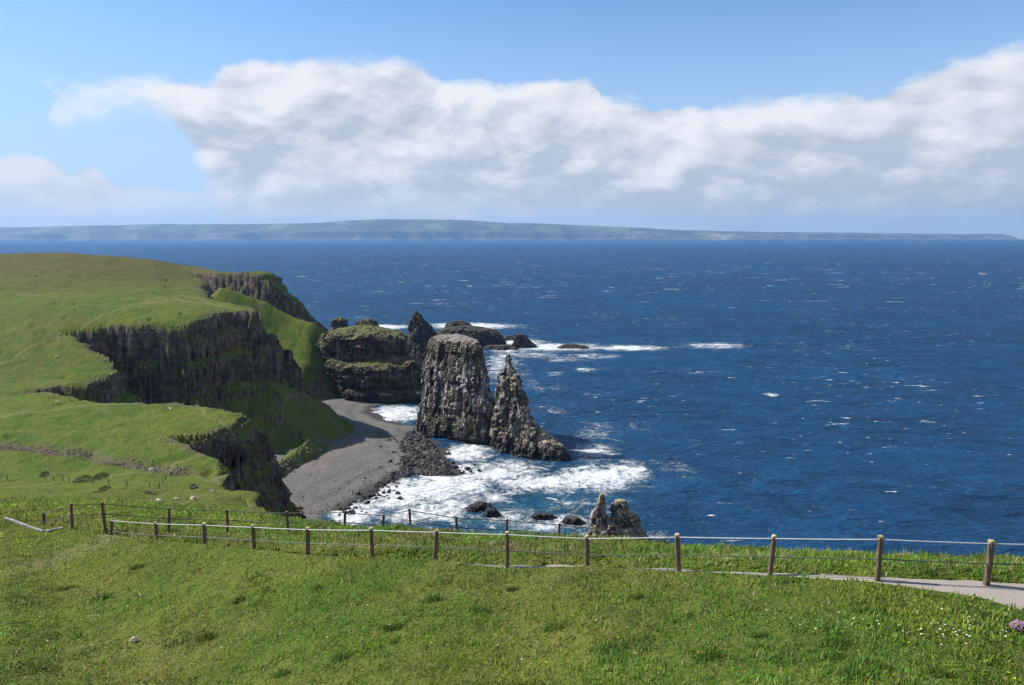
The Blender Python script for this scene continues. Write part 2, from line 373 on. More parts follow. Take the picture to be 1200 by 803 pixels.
def column(k):
    u = 600 + F * k * 0.957
    df = np.interp(u, U_F, D_F); vb = np.interp(u, U_F, V_B); vc = np.interp(u, U_F, V_C); dc = np.interp(u, U_F, D_C)
    y2 = np.interp(u, U_2, Y_2); v2 = np.interp(u, U_2, V_2)
    zc = zof(df - dc, vc); zp = zof(df, vb); z2 = zof(y2, v2)
    a0 = CAM_H - 1.30
    pts = [(1.0, a0 + (zc - a0) * 1.0 / (df - dc)), (df - dc, zc), (df - dc + 0.22, min(zc, zp) - 0.02), (df + 0.28, zp - 0.03), (df + 0.75, zp + 0.12), (y2, z2)]
    if u < 345:
        sv = np.interp(u, SIL_U, SIL_V)
        for Y, v in MID:
            w = sstep(300, 620, Y)
            pts.append((Y, zof(Y, v + w * (sv - 296.5) * 0.95)))
        pts += [(740, zof(740, sv)), (900, zof(740, sv) - 6), (1300, zof(740, sv) - 40)]
    else:
        pts += [(y2 + 2.0, z2 - 1.2), (140, zof(140, 579.5)), (165, zof(165, 568)), (205, 43.6), (300, 45), (430, 60), (520, 60), (700, 60), (1300, 40)]
    pts = np.array(pts)
    return np.interp(LY, np.log(pts[:, 0]), pts[:, 1])

TAB = np.array([column(k) for k in KC])                     # [k, lnY]
far_w = sstep(math.log(60), math.log(120), LY)[None, :]
ker = np.exp(-np.linspace(-2, 2, 75) ** 2); ker /= ker.sum()
pad = np.pad(TAB, ((0, 0), (37, 37)), 'edge')
sm = sum(ker[i] * pad[:, i:i + TAB.shape[1]] for i in range(75))
TAB = TAB * (1 - far_w) + sm * far_w

def h_base(x, y):
    k = np.clip(x / np.maximum(y, 0.5), -1.149, 1.149); ly = np.clip(np.log(np.maximum(y, 1.0)), LY[0], LY[-1] - 1e-6)
    fk = (k - KC[0]) / (KC[1] - KC[0]); fy = (ly - LY[0]) / (LY[1] - LY[0])
    i = np.clip(fk.astype(int), 0, len(KC) - 2); j = np.clip(fy.astype(int), 0, len(LY) - 2)
    a = fk - i; b = fy - j
    return (TAB[i, j] * (1 - a) * (1 - b) + TAB[i + 1, j] * a * (1 - b) + TAB[i, j + 1] * (1 - a) * b + TAB[i + 1, j + 1] * a * b)

def df_at(x, y):
    u = 600 + F * (x / np.maximum(y, 0.5)) * 0.957
    return np.interp(u, U_F, D_F), np.interp(u, U_F, D_C)

def h_near(x, y):
    """turf surface of the near hillside with its small humps (flat on the path)"""
    df, dc = df_at(x, y)
    onpath = sstep(-0.25, 0.0, y - (df - dc)) * (1 - sstep(0.2, 0.6, y - df))
    amp = 1 - onpath
    k = sstep(2, 9, y)
    far = sstep(40, 150, y)
    rel = 0.035 * fbm(x * 2.2, y * 2.2, 0, 3) + 0.085 * k * fbm(x * 0.55, y * 0.55, 3.3, 3) + 0.16 * k * (1 - sstep(10, 18, y) * (1 - sstep(20, 30, y)) * 0.5) * fbm(x * 0.16, y * 0.16, 7.7, 3)
    bank = sstep(0.6, 1.6, y - df) * (1 - sstep(50, 80, y))
    rel = rel + bank * 0.16 * fbm(x * 1.1, y * 1.1, 1.9, 3)
    rel = rel + far * (1.2 * fbm(x * 0.03, y * 0.03, 5.5, 4) + 0.75 * fbm(x * 0.11, y * 0.11, 2.2, 5) + 0.22 * fbm(x * 0.55, y * 0.55, 1.2, 3) * (1 - sstep(330, 520, y)))
    return h_base(x, y) + rel * amp

# ------------------------------------------------------------------ plan of the coast
def seg_dist(x, y, pts, closed=True, zs=None):
    """unsigned distance to a polyline, (and the height interpolated along it)"""
    pts = np.asarray(pts, float); n = len(pts); best = np.full(x.shape, 1e9); zz = np.zeros(x.shape)
    for i in range(n if closed else n - 1):
        a = pts[i]; b = pts[(i + 1) % n]; ex, ey = b - a; L2 = ex * ex + ey * ey + 1e-9
        t = np.clip(((x - a[0]) * ex + (y - a[1]) * ey) / L2, 0, 1)
        d = np.hypot(x - a[0] - t * ex, y - a[1] - t * ey)
        near = d < best; best = np.where(near, d, best)
        if zs is not None: zz = np.where(near, zs[i] * (1 - t) + zs[(i + 1) % n] * t, zz)
    return (best, zz) if zs is not None else best

def inside(x, y, pts):
    pts = np.asarray(pts, float); r = np.zeros(x.shape, bool); n = len(pts)
    for i in range(n):
        x0, y0 = pts[i]; x1, y1 = pts[(i + 1) % n]
        if y0 == y1: continue
        r ^= ((y0 > y) != (y1 > y)) & (x < (x1 - x0) * (y - y0) / (y1 - y0) + x0)
    return r

def sdist(x, y, pts):
    d = seg_dist(x, y, pts); return np.where(inside(x, y, pts), d, -d)

near_edge = []
for u in (1900, 1400, 1200, 1100, 1030, 904, 795, 700, 594, 480, 400, 352):
    y2 = np.interp(u, U_2, Y_2) + (3.0 if u < 1100 else 4.0)
    near_edge.append(((u - 600) / F / 0.957 * y2, y2))
MAIN = near_edge + [(-12, 60), (-24, 90), (-40, 125), (-55, 150), (-63, 166), (-73, 190), (-91, 203), (-97, 212), (-86, 222), (-84.5, 243),
        (-97, 250), (-113, 254), (-143, 258), (-160, 266), (-172, 272), (-158, 281), (-157, 300), (-174, 321), (-184, 332), (-199, 341), (-186, 351), (-166, 351), (-149, 352), (-144, 366), (-143, 383), (-136, 386),
        (-128, 389), (-134, 400), (-152, 415), (-176, 440), (-192, 482), (-215, 540), (-240, 600), (-265, 640), (-290, 720), (-330, 860), (-1100, 880), (-1100, -3), (40, -3)]
SPUR = np.array([P(u, v, Y) for u, v, Y in ((296, 364, 386), (303, 363, 388), (317, 391, 389), (341, 419, 389), (355, 449, 390), (366, 476, 392))])
SADDLE = np.array([P(u, v, Y) for u, v, Y in ((262, 338, 503), (285, 346, 502), (308, 353, 501), (326, 364, 499), (344, 372.5, 497), (362, 378.5, 495))])
HEAD = np.array([P(u, v, Y) for u, v, Y in ((215, 312, 690), (245, 318.5, 650), (270, 319.5, 640), (300, 318, 632), (314, 321, 628), (322, 328, 626), (334, 341, 626), (352, 355, 630), (376, 379, 636), (396, 398, 642))])
TALUS = [tuple(G(u, v, 3.0)[:2]) for u, v in ((330, 620), (308, 585), (318, 562), (345, 545), (385, 522), (408, 506), (414, 498), (390, 486), (372, 476))] + [(-114, 395), (-135, 396), (-260, 396), (-260, 330), (-180, 255), (-100, 225), (-75, 200)]
SCARP = [tuple(P(u, v, Y)[:2]) for u, v, Y in ((-150, 512, 207), (0, 522, 203), (40, 526, 200), (75, 531, 196), (100, 530, 197), (125, 538, 190), (165, 545, 185), (205, 551, 181), (216, 550, 181))]

def H_land(x, y):
    wx = x + 5.0 * fbm(x * 0.045, y * 0.045, 1.1, 4) + 2.2 * fbm(x * 0.20, y * 0.20, 8.8, 4)
    wy = y + 5.0 * fbm(x * 0.045, y * 0.045, 21.1, 4) + 2.2 * fbm(x * 0.20, y * 0.20, 28.8, 4)
    m = sstep(50, 110, y)
    wx = x + (wx - x) * m; wy = y + (wy - y) * m
    top = h_near(x, y)
    sc = seg_dist(x, y, SCARP, closed=False)
    top = top - 1.1 * np.exp(-(sc / 3.0) ** 2)
    sd = sdist(wx, wy, MAIN)
    out = np.maximum(0, -sd)
    inn = np.maximum(0, sd)
    steep = 1.25 + 1.9 * m
    nl = 0.5 + 0.5 * np.clip(2.2 * fbm(x * 0.022, y * 0.022, 12.2, 3), -1, 1); nl2 = 0.5 + 0.5 * np.clip(2.2 * fbm(x * 0.026, y * 0.026, 15.7, 3), -1, 1)
    o2 = np.maximum(0, out - 1.6 * (0.5 + fbm(x * 0.10, y * 0.10, 13, 3)))
    drop = (steep + 0.55) * o2 - m * 2.9 * np.clip(o2 - 1.5 - 3 * nl2, 0, 7.0 * nl * nl) - m * 2.8 * np.clip(o2 - 9.0 - 4 * nl, 0, 5.5 * nl2)
    cl = top - drop + m * (-2.4 * np.exp(-inn / 3.5) * (0.5 + 0.5 * fbm(x * 0.09, y * 0.09, 4, 2)))
    # grassy terraces across the amphitheatre
    ter = np.where(out > 0, 1, 0) * m
    q = cl / 13.0 + 0.35 * fbm(x * 0.02, y * 0.02, 6.1, 3)
    cl = cl + ter * 5.0 * (sstep(0.25, 0.9, q - np.floor(q)) - (q - np.floor(q)))
    tal = 2.6 + 0.86 * sdist(wx, wy, TALUS)
    n_t = fbm(x * 0.06, y * 0.06, 6, 3)
    tal = np.minimum(tal, np.maximum(7.0 + 1.15 * (wx + 97) + 2.0 * n_t, 8.0 + 1.0 * (wy - 340) + 3.0 * n_t)) + 0.4 * fbm(x * 0.09, y * 0.09, 3, 4)
    d, z = seg_dist(wx, wy, SPUR[:, :2], False, SPUR[:, 2]); spur = z - 3.6 * d
    d, z = seg_dist(x + 0.45 * (wx - x), y + 0.45 * (wy - y), SADDLE[:, :2], False, SADDLE[:, 2]); sad = z - (0.78 + 0.35 * sstep(-130, -108, wx)) * np.maximum(0, d - 2) + 0.9 * fbm(x * 0.07, y * 0.07, 9, 4)
    d, z = seg_dist(wx, wy, HEAD[:, :2], False, HEAD[:, 2]); head = z - 1.9 * np.maximum(0, d - 9) - 0.012 * d
    h = np.maximum.reduce([cl, np.minimum(tal, top), spur, sad, head])
    return np.maximum(h, -6.0), sc, sd, np.where(sad >= h - 1e-6, 1.0, 0.0) + np.where((head >= h - 1e-6) & (d > 7), 2.0, 0.0)

def polar(us, ys):
    k = us / F
    return (ys[:, None] * k[None, :]), (ys[:, None] * np.ones_like(k)[None, :])

def hit(u, v, a=60.0, b=900.0):
    """where the view ray of pixel (u, v) meets the land"""
    Ys = np.exp(np.linspace(math.log(a), math.log(b), 600)); dy, dz = dydz(v); t = Ys / dy
    xs = (u - 600.0) / F * t; zs = CAM_H + dz * t
    hh = H_land(xs, Ys)[0]; i = int(np.argmax(zs < hh)); return np.array([xs[i], Ys[i], hh[i]])

# terrain sheet
us = np.concatenate([np.linspace(-1000, -640, 60, endpoint=False), np.linspace(-640, -140, 720, endpoint=False), np.linspace(-140, 1000, 420)])
ys = np.exp(np.concatenate([np.linspace(math.log(0.6), math.log(15), 120, endpoint=False), np.linspace(math.log(15), math.log(40), 300, endpoint=False), np.linspace(math.log(40), math.log(60), 50, endpoint=False)]))
ys = np.concatenate([ys, np.exp(np.linspace(math.log(60), math.log(960), 600))])
X, Y = polar(us, ys)
need = (Y < 110) | (X / np.maximum(Y, 0.1) < -0.10)
Z = np.full_like(X, -6.0); SC = np.full_like(X, 99.0); SD = np.full_like(X, -99.0)
GK = np.zeros_like(X)
Z[need], SC[need], SD[need], GK[need] = H_land(X[need], Y[need])
nr, nc = X.shape
gx = np.gradient(Z, axis=1) / np.maximum(np.gradient(X, axis=1), 1e-4)
gyr = np.gradient(Z, axis=0) / np.gradient(Y, axis=0)
gy = gyr - gx * (X / np.maximum(Y, 0.1))
sl = np.hypot(gx, gy)
mk = sstep(0.85, 1.9, sl) * sstep(70, 120, Y) * (Z > -4) * (0.18 + 0.82 * sstep(0.5, 5.0, -SD)) * np.where(GK == 1.0, 0.12, 1.0)
sel = mk > 0.01
nxh = -gx / np.maximum(sl, 1e-3); nyh = -gy / np.maximum(sl, 1e-3)
D = np.zeros_like(Z)
f1, f2, cid = worley(X[sel] / 4.2, Y[sel] / 4.2, Z[sel] / 15.0)
q_ = Z[sel] / 8.0 + 0.4 * fbm(X[sel] * 0.04, Y[sel] * 0.04, 3, 3); q_ = q_ - np.floor(q_)
h1, h2, hid = worley(X[sel] / 2.0, Y[sel] / 2.0, Z[sel] / 3.2)
D[sel] = mk[sel] * (1.8 * (0.5 - q_) + 1.3 * (hid - 0.5) + 2.2 * (cid - 0.5) + 0.5 * (f2 - f1) + 2.2 * fbm(X[sel] * 0.12, Y[sel] * 0.12, Z[sel] * 0.05, 4) + 0.5 * fbm(X[sel], Y[sel], Z[sel] * 0.4, 3))
X2 = X + nxh * D; Y2 = Y + nyh * D
heath = 1.0 * sstep(50, 74, Z + 7 * fbm(X * 0.012, Y * 0.012, 2, 4)) * sstep(360, 560, Y) * sstep(-120, -260, X) + 0.25 * sstep(0.0, 0.4, fbm(X * 0.02, Y * 0.02, 4, 4))
scpos = np.exp(-(SC / 2.6) ** 2) * (0.75 + 0.5 * fbm(X * 0.05, Y * 0.05, 5, 3)) * (X < -70)
edge = np.exp(-(np.abs(SD - 0.8) / 2.0) ** 2) * sstep(100, 150, Y) * np.clip(0.35 + 1.5 * fbm(X * 0.06, Y * 0.06, 3, 4), 0, 1)
soil = np.maximum(scpos, edge)
co = np.stack([X2, Y2, Z], -1).reshape(-1, 3)
fc = grid_faces(nr, nc)
zf = Z.reshape(-1)
keep = zf[fc].max(1) > -3.0
fc = fc[keep]
used = np.unique(fc); remap = np.full(len(co), -1, np.int64); remap[used] = np.arange(len(used))
ter = mesh_arrays('hillside', co[used], remap[fc], mat=M_ground, smooth=True,
                  attrs={'heath': np.clip(heath, 0, 1).reshape(-1)[used], 'soil': np.clip(soil, 0, 1).reshape(-1)[used], 'rocky': np.where(GK == 2.0, 1.0, 0.0).reshape(-1)[used]})
tag(ter, kind='structure')

# beach sheet
SHORE = [tuple(G(u, v, 0)[:2]) for u, v in ((372, 650), (383, 616), (398, 600), (422, 585), (443, 571), (468, 559), (496, 556), (516, 555), (528, 549), (520, 536), (510, 521), (505, 509), (494, 498), (470, 497), (447, 491), (435, 483), (440, 476), (470, 473), (510, 474))]
BEACH = SHORE + [(-40, 500), (-60, 560), (-70, 640), (-140, 640), (-330, 480), (-330, 240), (-120, 180), (-70, 200)]
bu = np.linspace(-520, -30, 420); by = np.linspace(225, 660, 420)
BX, BY = polar(bu, by)
sd = sdist(BX + 2.5 * fbm(BX * 0.06, BY * 0.06, 1, 4), BY + 2.5 * fbm(BX * 0.06, BY * 0.06, 11, 4), BEACH)
BZ = np.where(sd > 0, 4.2 * (1 - np.exp(-sd * 0.085 / 4.2)), 0.09 * sd) + 0.22 * fbm(BX * 0.25, BY * 0.25, 4, 4) * sstep(-2, 6, sd)
gpts = [tuple(G(u, v, 3)[:2]) for u, v in ((408, 512), (425, 507), (448, 507))]
green = np.exp(-(seg_dist(BX, BY, gpts, False) / 6.0) ** 2)
gp2 = [tuple(G(u, v, 1)[:2]) for u, v in ((425, 578), (440, 565), (455, 556))]
green = np.maximum(green, 0.8 * np.exp(-(seg_dist(BX, BY, gp2, False) / 2.5) ** 2))
rp = [tuple(G(u, v, 3)[:2]) for u, v in ((350, 545), (385, 527), (420, 515))]
rust = 0.75 * np.exp(-(seg_dist(BX, BY, rp, False) / 7.0) ** 2) * (0.6 + 0.4 * fbm(BX * 0.2, BY * 0.2, 7, 3))
tide = 0.35 * np.exp(-((sd - 13 - 3 * fbm(BX * 0.05, BY * 0.05, 8, 3)) / 1.6) ** 2) + 0.25 * np.exp(-((sd - 24 - 4 * fbm(BX * 0.05, BY * 0.05, 18, 3)) / 1.8) ** 2)
wet = np.clip(tide + sstep(7.0, 1.0, sd + 2.0 * fbm(BX * 0.2, BY * 0.2, 3, 3)), 0, 1) * 0.9
fcs = grid_faces(*BX.shape); keep = BZ.reshape(-1)[fcs].max(1) > -2.5; fcs = fcs[keep]
bo = np.stack([BX, BY, BZ], -1).reshape(-1, 3); used = np.unique(fcs); remap = np.full(len(bo), -1, np.int64); remap[used] = np.arange(len(used))
beach = mesh_arrays('beach', bo[used], remap[fcs], mat=M_beach, smooth=True,
                    attrs={'green': green.reshape(-1)[used], 'rust': np.clip(rust, 0, 1).reshape(-1)[used], 'wet': wet.reshape(-1)[used]})
tag(beach, kind='structure')

# ------------------------------------------------------------------ sea
su = np.linspace(-1100, 1100, 900)
sy = np.concatenate([np.exp(np.linspace(math.log(40), math.log(215), 60, endpoint=False)), np.exp(np.linspace(math.log(215), math.log(1500), 760, endpoint=False)), np.exp(np.linspace(math.log(1500), math.log(22500), 160))])
SX, SY = polar(su, sy)
nearw = 1 - sstep(700, 1500, SY)
wave = 0.55 * fbm(SX * 0.035 + 0.012 * SY, SY * 0.085, 1, 2) + 0.40 * fbm(SX * 0.11, SY * 0.20, 2, 3)
def blobs(lst):
    r = np.zeros_like(SX)
    for u, v, ru, rv, a in lst:
        c = G(u, v); dn = G(u, v + rv); dx = ru / F * c[1]; dyy = abs(c[1] - dn[1])
        q = ((SX - c[0]) / dx) ** 2 + ((SY - c[1]) / dyy) ** 2
        r = np.maximum(r, a * np.exp(-(q ** 1.4) * 0.6))
    return r
FOAM = [(470, 578, 50, 22, 1.0), (520, 570, 55, 20, 1.0), (560, 556, 55, 14, .95), (548, 530, 28, 11, 1.0), (600, 549, 45, 12, .85), (640, 566, 65, 11, .95),
        (700, 560, 50, 15, 1.), (735, 552, 28, 11, .9), (695, 528, 26, 11, .75), (655, 612, 70, 12, .70), (590, 604, 60, 10, .62), (420, 602, 32, 14, .95), (500, 600, 55, 14, .85),
        (545, 585, 50, 14, .8), (720, 628, 40, 10, .65), (765, 630, 18, 7, .65), (680, 590, 30, 8, .45), (600, 575, 50, 7, .5), (540, 615, 60, 8, .42), (790, 545, 25, 14, .38), (700, 505, 35, 12, .38),
        (745, 500, 20, 8, .34), (462, 485, 32, 10, 1.05), (588, 425, 20, 22, .65), (650, 407, 55, 4.5, 1.0), (735, 408, 42, 3.2, .95), (550, 382, 50, 3.5, 1.0), (455, 383, 28, 2.6, .95),
        (837, 405, 36, 3.6, .72), (620, 416, 40, 4, .62), (690, 417, 35, 3.5, .6), (600, 440, 26, 9, .42), (610, 402, 30, 5, .85), (660, 421, 30, 3, .55), (635, 455, 30, 5, .40), (580, 400, 22, 5, .9),
        (686, 433, 12, 2.5, .7), (650, 438, 10, 2.5, .6), (905, 463, 9, 2, .7), (640, 480, 30, 5, .36), (600, 412, 30, 5, .6), (815, 436, 30, 3, .3), (690, 595, 60, 12, .4)]
foam = blobs(FOAM)
teal = np.maximum(blobs([(u, v, ru * 1.35, rv * 1.45, a * 0.75) for u, v, ru, rv, a in FOAM]), blobs([(620, 592, 130, 26, .62), (560, 608, 120, 12, .72), (700, 585, 80, 18, .5), (650, 520, 80, 22, .3), (640, 622, 120, 10, .7)]))
SZ = wave * (0.35 + 0.65 * nearw) + 0.35 * foam * fbm(SX * 0.16, SY * 0.16, 5, 3)
sea = mesh_arrays('sea', np.stack([SX, SY, SZ], -1).reshape(-1, 3), grid_faces(*SX.shape), mat=M_sea, smooth=True, attrs={'foam': foam.reshape(-1), 'teal': teal.reshape(-1)})
tag(sea, kind='structure')

# ------------------------------------------------------------------ far coast
CU = [-400, -100, 0, 100, 200, 300, 370, 400, 440, 500, 550, 580, 650, 700, 750, 800, 850, 900, 1000, 1100, 1165, 1178, 1187, 1192]
CV = [268, 268, 267, 265, 263, 263, 262, 259.5, 257.5, 257.5, 258.5, 261, 263, 265, 267.5, 270, 271, 272, 273, 274, 274.5, 276.5, 280, 282]
cu = np.linspace(-400, 1192, 900); depth = np.linspace(0, 1, 46)
y0 = np.interp(cu, [-400, 0, 500, 800, 1192], [16500, 17000, 18000, 18800, 19600])
topz = 100 + (276.5 - np.interp(cu, CU, CV)) / F * (y0 + 1600)
CX = ((cu - 600) / F)[None, :] * (y0[None, :] + 1600 * depth[:, None]); CY = y0[None, :] + 1600 * depth[:, None] + 140 * fbm(CX / 900, depth[:, None] * 0, 2, 4)
clf = np.clip(0.42 + 0.25 * fbm(CX / 1500, CX * 0, 1, 4), 0.15, 0.8)
clf = clf + (0.85 - clf) * sstep(820, 960, cu)[None, :]
prof = clf * sstep(0, 0.10, depth)[:, None] + (1 - clf) * (np.sin(np.clip((depth[:, None] - 0.05) / 0.95, 0, 1) * math.pi / 2) ** 0.9)
CZ = topz[None, :] * prof + 14 * fbm(CX / 380, CY / 380, 1, 4) * sstep(0.05, 0.2, depth)[:, None] - 2
CZ[-1, :] = -5
pale_ = (np.maximum(np.exp(-((cu - 846) / 14) ** 2), 0.5 * np.exp(-((cu - 735) / 30) ** 2))[None, :] * np.exp(-((depth - 0.16) / 0.14) ** 2)[:, None]).reshape(-1)
coast = mesh_arrays('far_hills', np.stack([CX, CY, CZ], -1).reshape(-1, 3), grid_faces(*CX.shape), mat=M_coast, smooth=True, attrs={'pale': pale_})
tag(coast, kind='structure')

# ------------------------------------------------------------------ rock lofts
def rock_from_rows(name, rows, Y0, mat, dratio=0.8, nseg=150, dz=0.5, n_exp=2.6, amp=1.0, cell=3.0, czz=9.0, skew=0.0, zmin=-4.0, ymin_half=2.0, cap=0.5, ledges=0.0, parent=None, seed=0.0, depth=None, lean=0.0, big=1.1, zvar=0.0):
    """rows: (v, u_left, u_right) outline seen at distance Y0, top row first; gives a closed rock with its own depth"""
    lv = []
    for v, ul, ur in rows:
        a = P(ul, v, Y0); b = P(ur, v, Y0); lv.append((a[2], (a[0] + b[0]) / 2, (b[0] - a[0]) / 2))
    lv = np.array(lv[::-1])                                                 # rising z
    if lv[0, 0] > zmin: lv = np.vstack([[zmin, lv[0, 1], lv[0, 2] * 1.04], lv])
    zs = np.arange(lv[0, 0], lv[-1, 0], dz); zs = np.append(zs, lv[-1, 0])
    cx = np.interp(zs, lv[:, 0], lv[:, 1]); rx = np.interp(zs, lv[:, 0], lv[:, 2])
    wmax = rx.max(); x0 = cx[0]
    ry = np.maximum(rx * dratio, ymin_half * np.clip(rx / (0.4 * wmax), 0.15, 1)) if depth is None else np.minimum(depth * np.clip(rx / wmax, 0, 1) ** 0.6, 99)
    th = np.linspace(0, 2 * math.pi, nseg, endpoint=False)
    c, s = np.cos(th), np.sin(th)
    ex = 2.0 / n_exp
    ux = np.sign(c) * np.abs(c) ** ex; uy = np.sign(s) * np.abs(s) ** ex
    RX = cx[:, None] + rx[:, None] * ux[None, :]
    RYo = ry[:, None] * uy[None, :]
    RZ = np.repeat(zs[:, None], nseg, 1)
    # cap rings closing the top
    ncap = max(3, int(rx[-1] / (dz * 1.2)))
    sc = np.linspace(1, 0.02, ncap + 1)[1:]
    capx = cx[-1] + rx[-1] * sc[:, None] * ux[None, :]; capy = ry[-1] * sc[:, None] * uy[None, :]
    capz = zs[-1] + cap * rx[-1] * (1 - sc[:, None] ** 1.6) * np.ones((1, nseg))
    RX = np.vstack([RX, capx]); RYo = np.vstack([RYo, capy]); RZ = np.vstack([RZ, capz])
    RY = Y0 + RYo + skew * (RX - x0) + lean * (RZ - zs[0])
    nx = c[None, :] / np.maximum(0.2, 1) * np.ones_like(RX); ny = s[None, :] * np.ones_like(RX)
    capw = np.concatenate([np.ones(len(zs)), sc])[:, None]
    so = seed * 13.7
    f1, f2, cid = worley(RX / cell + so, RY / cell, RZ / czz)
    g1, g2, cid2 = worley(RX / (cell * 0.45) + so, RY / (cell * 0.45) + 5, RZ / (cell * 0.75))
    size = np.concatenate([np.clip(rx / 4.0, 0.22, 1), np.full(ncap, np.clip(rx[-1] / 4.0, 0.22, 1))])[:, None]
    d = amp * size * (1.7 * (cid - 0.5) + 0.9 * (np.minimum(f2 - f1, 0.35) - 0.2) + 0.75 * (cid2 - 0.5) + big * fbm(RX * 0.11 + so, RY * 0.11, RZ * 0.11, 3) + 0.45 * fbm(RX * 0.8, RY * 0.8 + so, RZ * 0.8, 3))
    if ledges:
        q = RZ / ledges + 0.25 * fbm(RX * 0.06, RY * 0.06, so, 2); q = q - np.floor(q)
        d = d + amp * 1.1 * (0.5 - q) * capw
    RX = RX + nx * d * capw; RY = RY + ny * d * capw
    RZ = RZ + (1 - capw) * amp * 0.7 * size * fbm(RX * 0.5, RY * 0.5, so, 4) + amp * 0.25 * size * fbm(RX * 0.7, RY * 0.7, RZ * 0.7 + 4, 3)
    if zvar: RZ = RZ + zvar * fbm(RX * 0.07 + so, RY * 0.07, 2.0, 4) * np.clip((RZ - zs[0]) / 6.0, 0, 1)
    n_r = RX.shape[0]
    fc = grid_faces(n_r, nseg, True)
    co = np.stack([RX, RY, RZ], -1).reshape(-1, 3)
    org = np.array([cx[0], Y0, 0.0])
    if parent is not None: org = np.array(parent.location)
    ob = mesh_arrays(name, co - org, fc, mat=mat, parent=parent)
    if parent is None: ob.location = org
    return ob

# big flat-topped stack
big = rock_from_rows('sea_stack', [(397.5, 507, 561), (402, 503, 564), (410, 501, 566), (425, 496.5, 568), (440, 495, 571), (455, 494, 576), (470, 493, 579), (490, 490, 579.5), (505, 489, 579), (520, 487, 580), (530, 486, 581)],
                     383, M_rock, dratio=0.78, nseg=300, dz=0.42, n_exp=3.4, amp=1.15, cell=3.2, czz=11, cap=0.22, ledges=14.0, seed=1, skew=-0.6)
tag(big, 'broad flat-topped sea stack with a bare reddish summit and guano streaked sides', 'sea stack')
spire = rock_from_rows('sea_stack', [(418, 594, 596.5), (421, 592.8, 597.5), (424, 592, 598.5), (428, 592.5, 598), (433, 591, 600), (437, 589, 604), (441, 584, 607), (450, 583.5, 611), (460, 583.5, 614.5), (470, 583, 616.5), (480, 581.5, 620), (490, 580, 624.5), (500, 578.5, 633), (510, 577.5, 645), (516, 577, 654), (522, 576, 661), (535, 576, 666), (545, 575, 677), (552, 574, 685)],
                       345, M_rock_pale, nseg=260, dz=0.36, n_exp=2.2, amp=1.5, big=1.5, cell=2.7, czz=4.2, cap=1.0, seed=2, skew=-0.55, depth=10.5, dratio=0.6)
tag(spire, 'tall jagged sea stack tapering to a thin knob and sloping down to the right', 'sea stack')
# pinnacles close to the shore
tw = empty('sea_stack', tuple(G(722, 634)), 'low pale twin-pinnacle stack in the foam just beyond the cliff-edge fence', 'sea stack')
rock_from_rows('pinnacle', [(579, 703, 706), (583, 701.5, 708), (589, 699.5, 709), (595, 698, 709.5), (601, 693.5, 710), (606, 692, 712.5), (612, 692.5, 712), (620, 693.5, 712), (632, 691, 713)], 243, M_rock_near, nseg=90, dz=0.25, amp=0.75, cell=1.6, czz=3.2, n_exp=2.4, cap=0.6, seed=3, parent=tw, dratio=0.8)
rock_from_rows('pinnacle', [(586.5, 720, 733), (591, 718, 735), (597, 717, 736), (601, 716.5, 742), (607, 715.5, 746.5), (613, 715, 749.5), (620, 713.5, 752), (630, 711, 756), (640, 709, 759)], 243, M_rock_near, nseg=130, dz=0.25, amp=0.85, cell=1.7, czz=3.4, n_exp=2.5, cap=0.3, seed=4, parent=tw, dratio=0.7)
rock_from_rows('plinth', [(608, 706, 722), (613, 697, 744), (620, 692, 752), (628, 688, 758), (636, 684, 764), (642, 682, 768)], 243, M_rock_near, nseg=150, dz=0.25, amp=0.85, cell=1.6, czz=2.6, n_exp=2.3, cap=0.3, seed=5, parent=tw, dratio=0.45)

# layered promontory
mesa = empty('rocky_promontory', tuple(G(440, 474)), 'layered dark rock promontory with a grassy top between the green slope and the big stack', 'promontory')
rock_from_rows('upper_tier', [(389, 388, 468), (393, 381, 474), (398, 379, 476), (410, 382, 477), (422, 384, 480), (440, 384, 481)], 484, M_rock_turf, nseg=300, dz=0.42, n_exp=2.9, amp=1.35, cell=3.0, czz=8, cap=0.15, seed=6, parent=mesa, dratio=0.62, zmin=12, big=4.2, zvar=3.6, ledges=6.0)
rock_from_rows('middle_tier', [(421, 386, 492), (424, 384, 497), (440, 388, 499), (452, 394, 502), (462, 396, 502)], 474, M_rock_turf, nseg=300, dz=0.42, n_exp=3.0, amp=1.4, cell=3.0, czz=7, cap=0.05, seed=7, parent=mesa, dratio=0.55, zmin=5, big=4.6, zvar=4.2, ledges=5.0)
rock_from_rows('lower_tier', [(455, 408, 500), (458, 404, 506), (470, 406, 508), (478, 406, 508)], 465, M_rock_dark, nseg=300, dz=0.42, n_exp=3.6, amp=1.1, cell=2.9, czz=7, cap=0.06, seed=8, parent=mesa, dratio=0.5, zmin=-3, big=3.0, zvar=2.8)
rock_from_rows('outcrop', [(372, 396, 400), (375, 391, 405), (380, 389, 406), (388, 386, 408)], 500, M_rock_turf, nseg=80, dz=0.4, amp=1.0, cell=2.2, czz=4, cap=0.4, seed=9, parent=mesa, zmin=36)
rock_from_rows('outcrop', [(374.5, 424, 437), (378, 419, 441), (383, 414, 444), (390, 408, 448)], 500, M_rock_turf, nseg=110, dz=0.4, amp=1.0, cell=2.2, czz=4, cap=0.2, seed=10, parent=mesa, zmin=36)

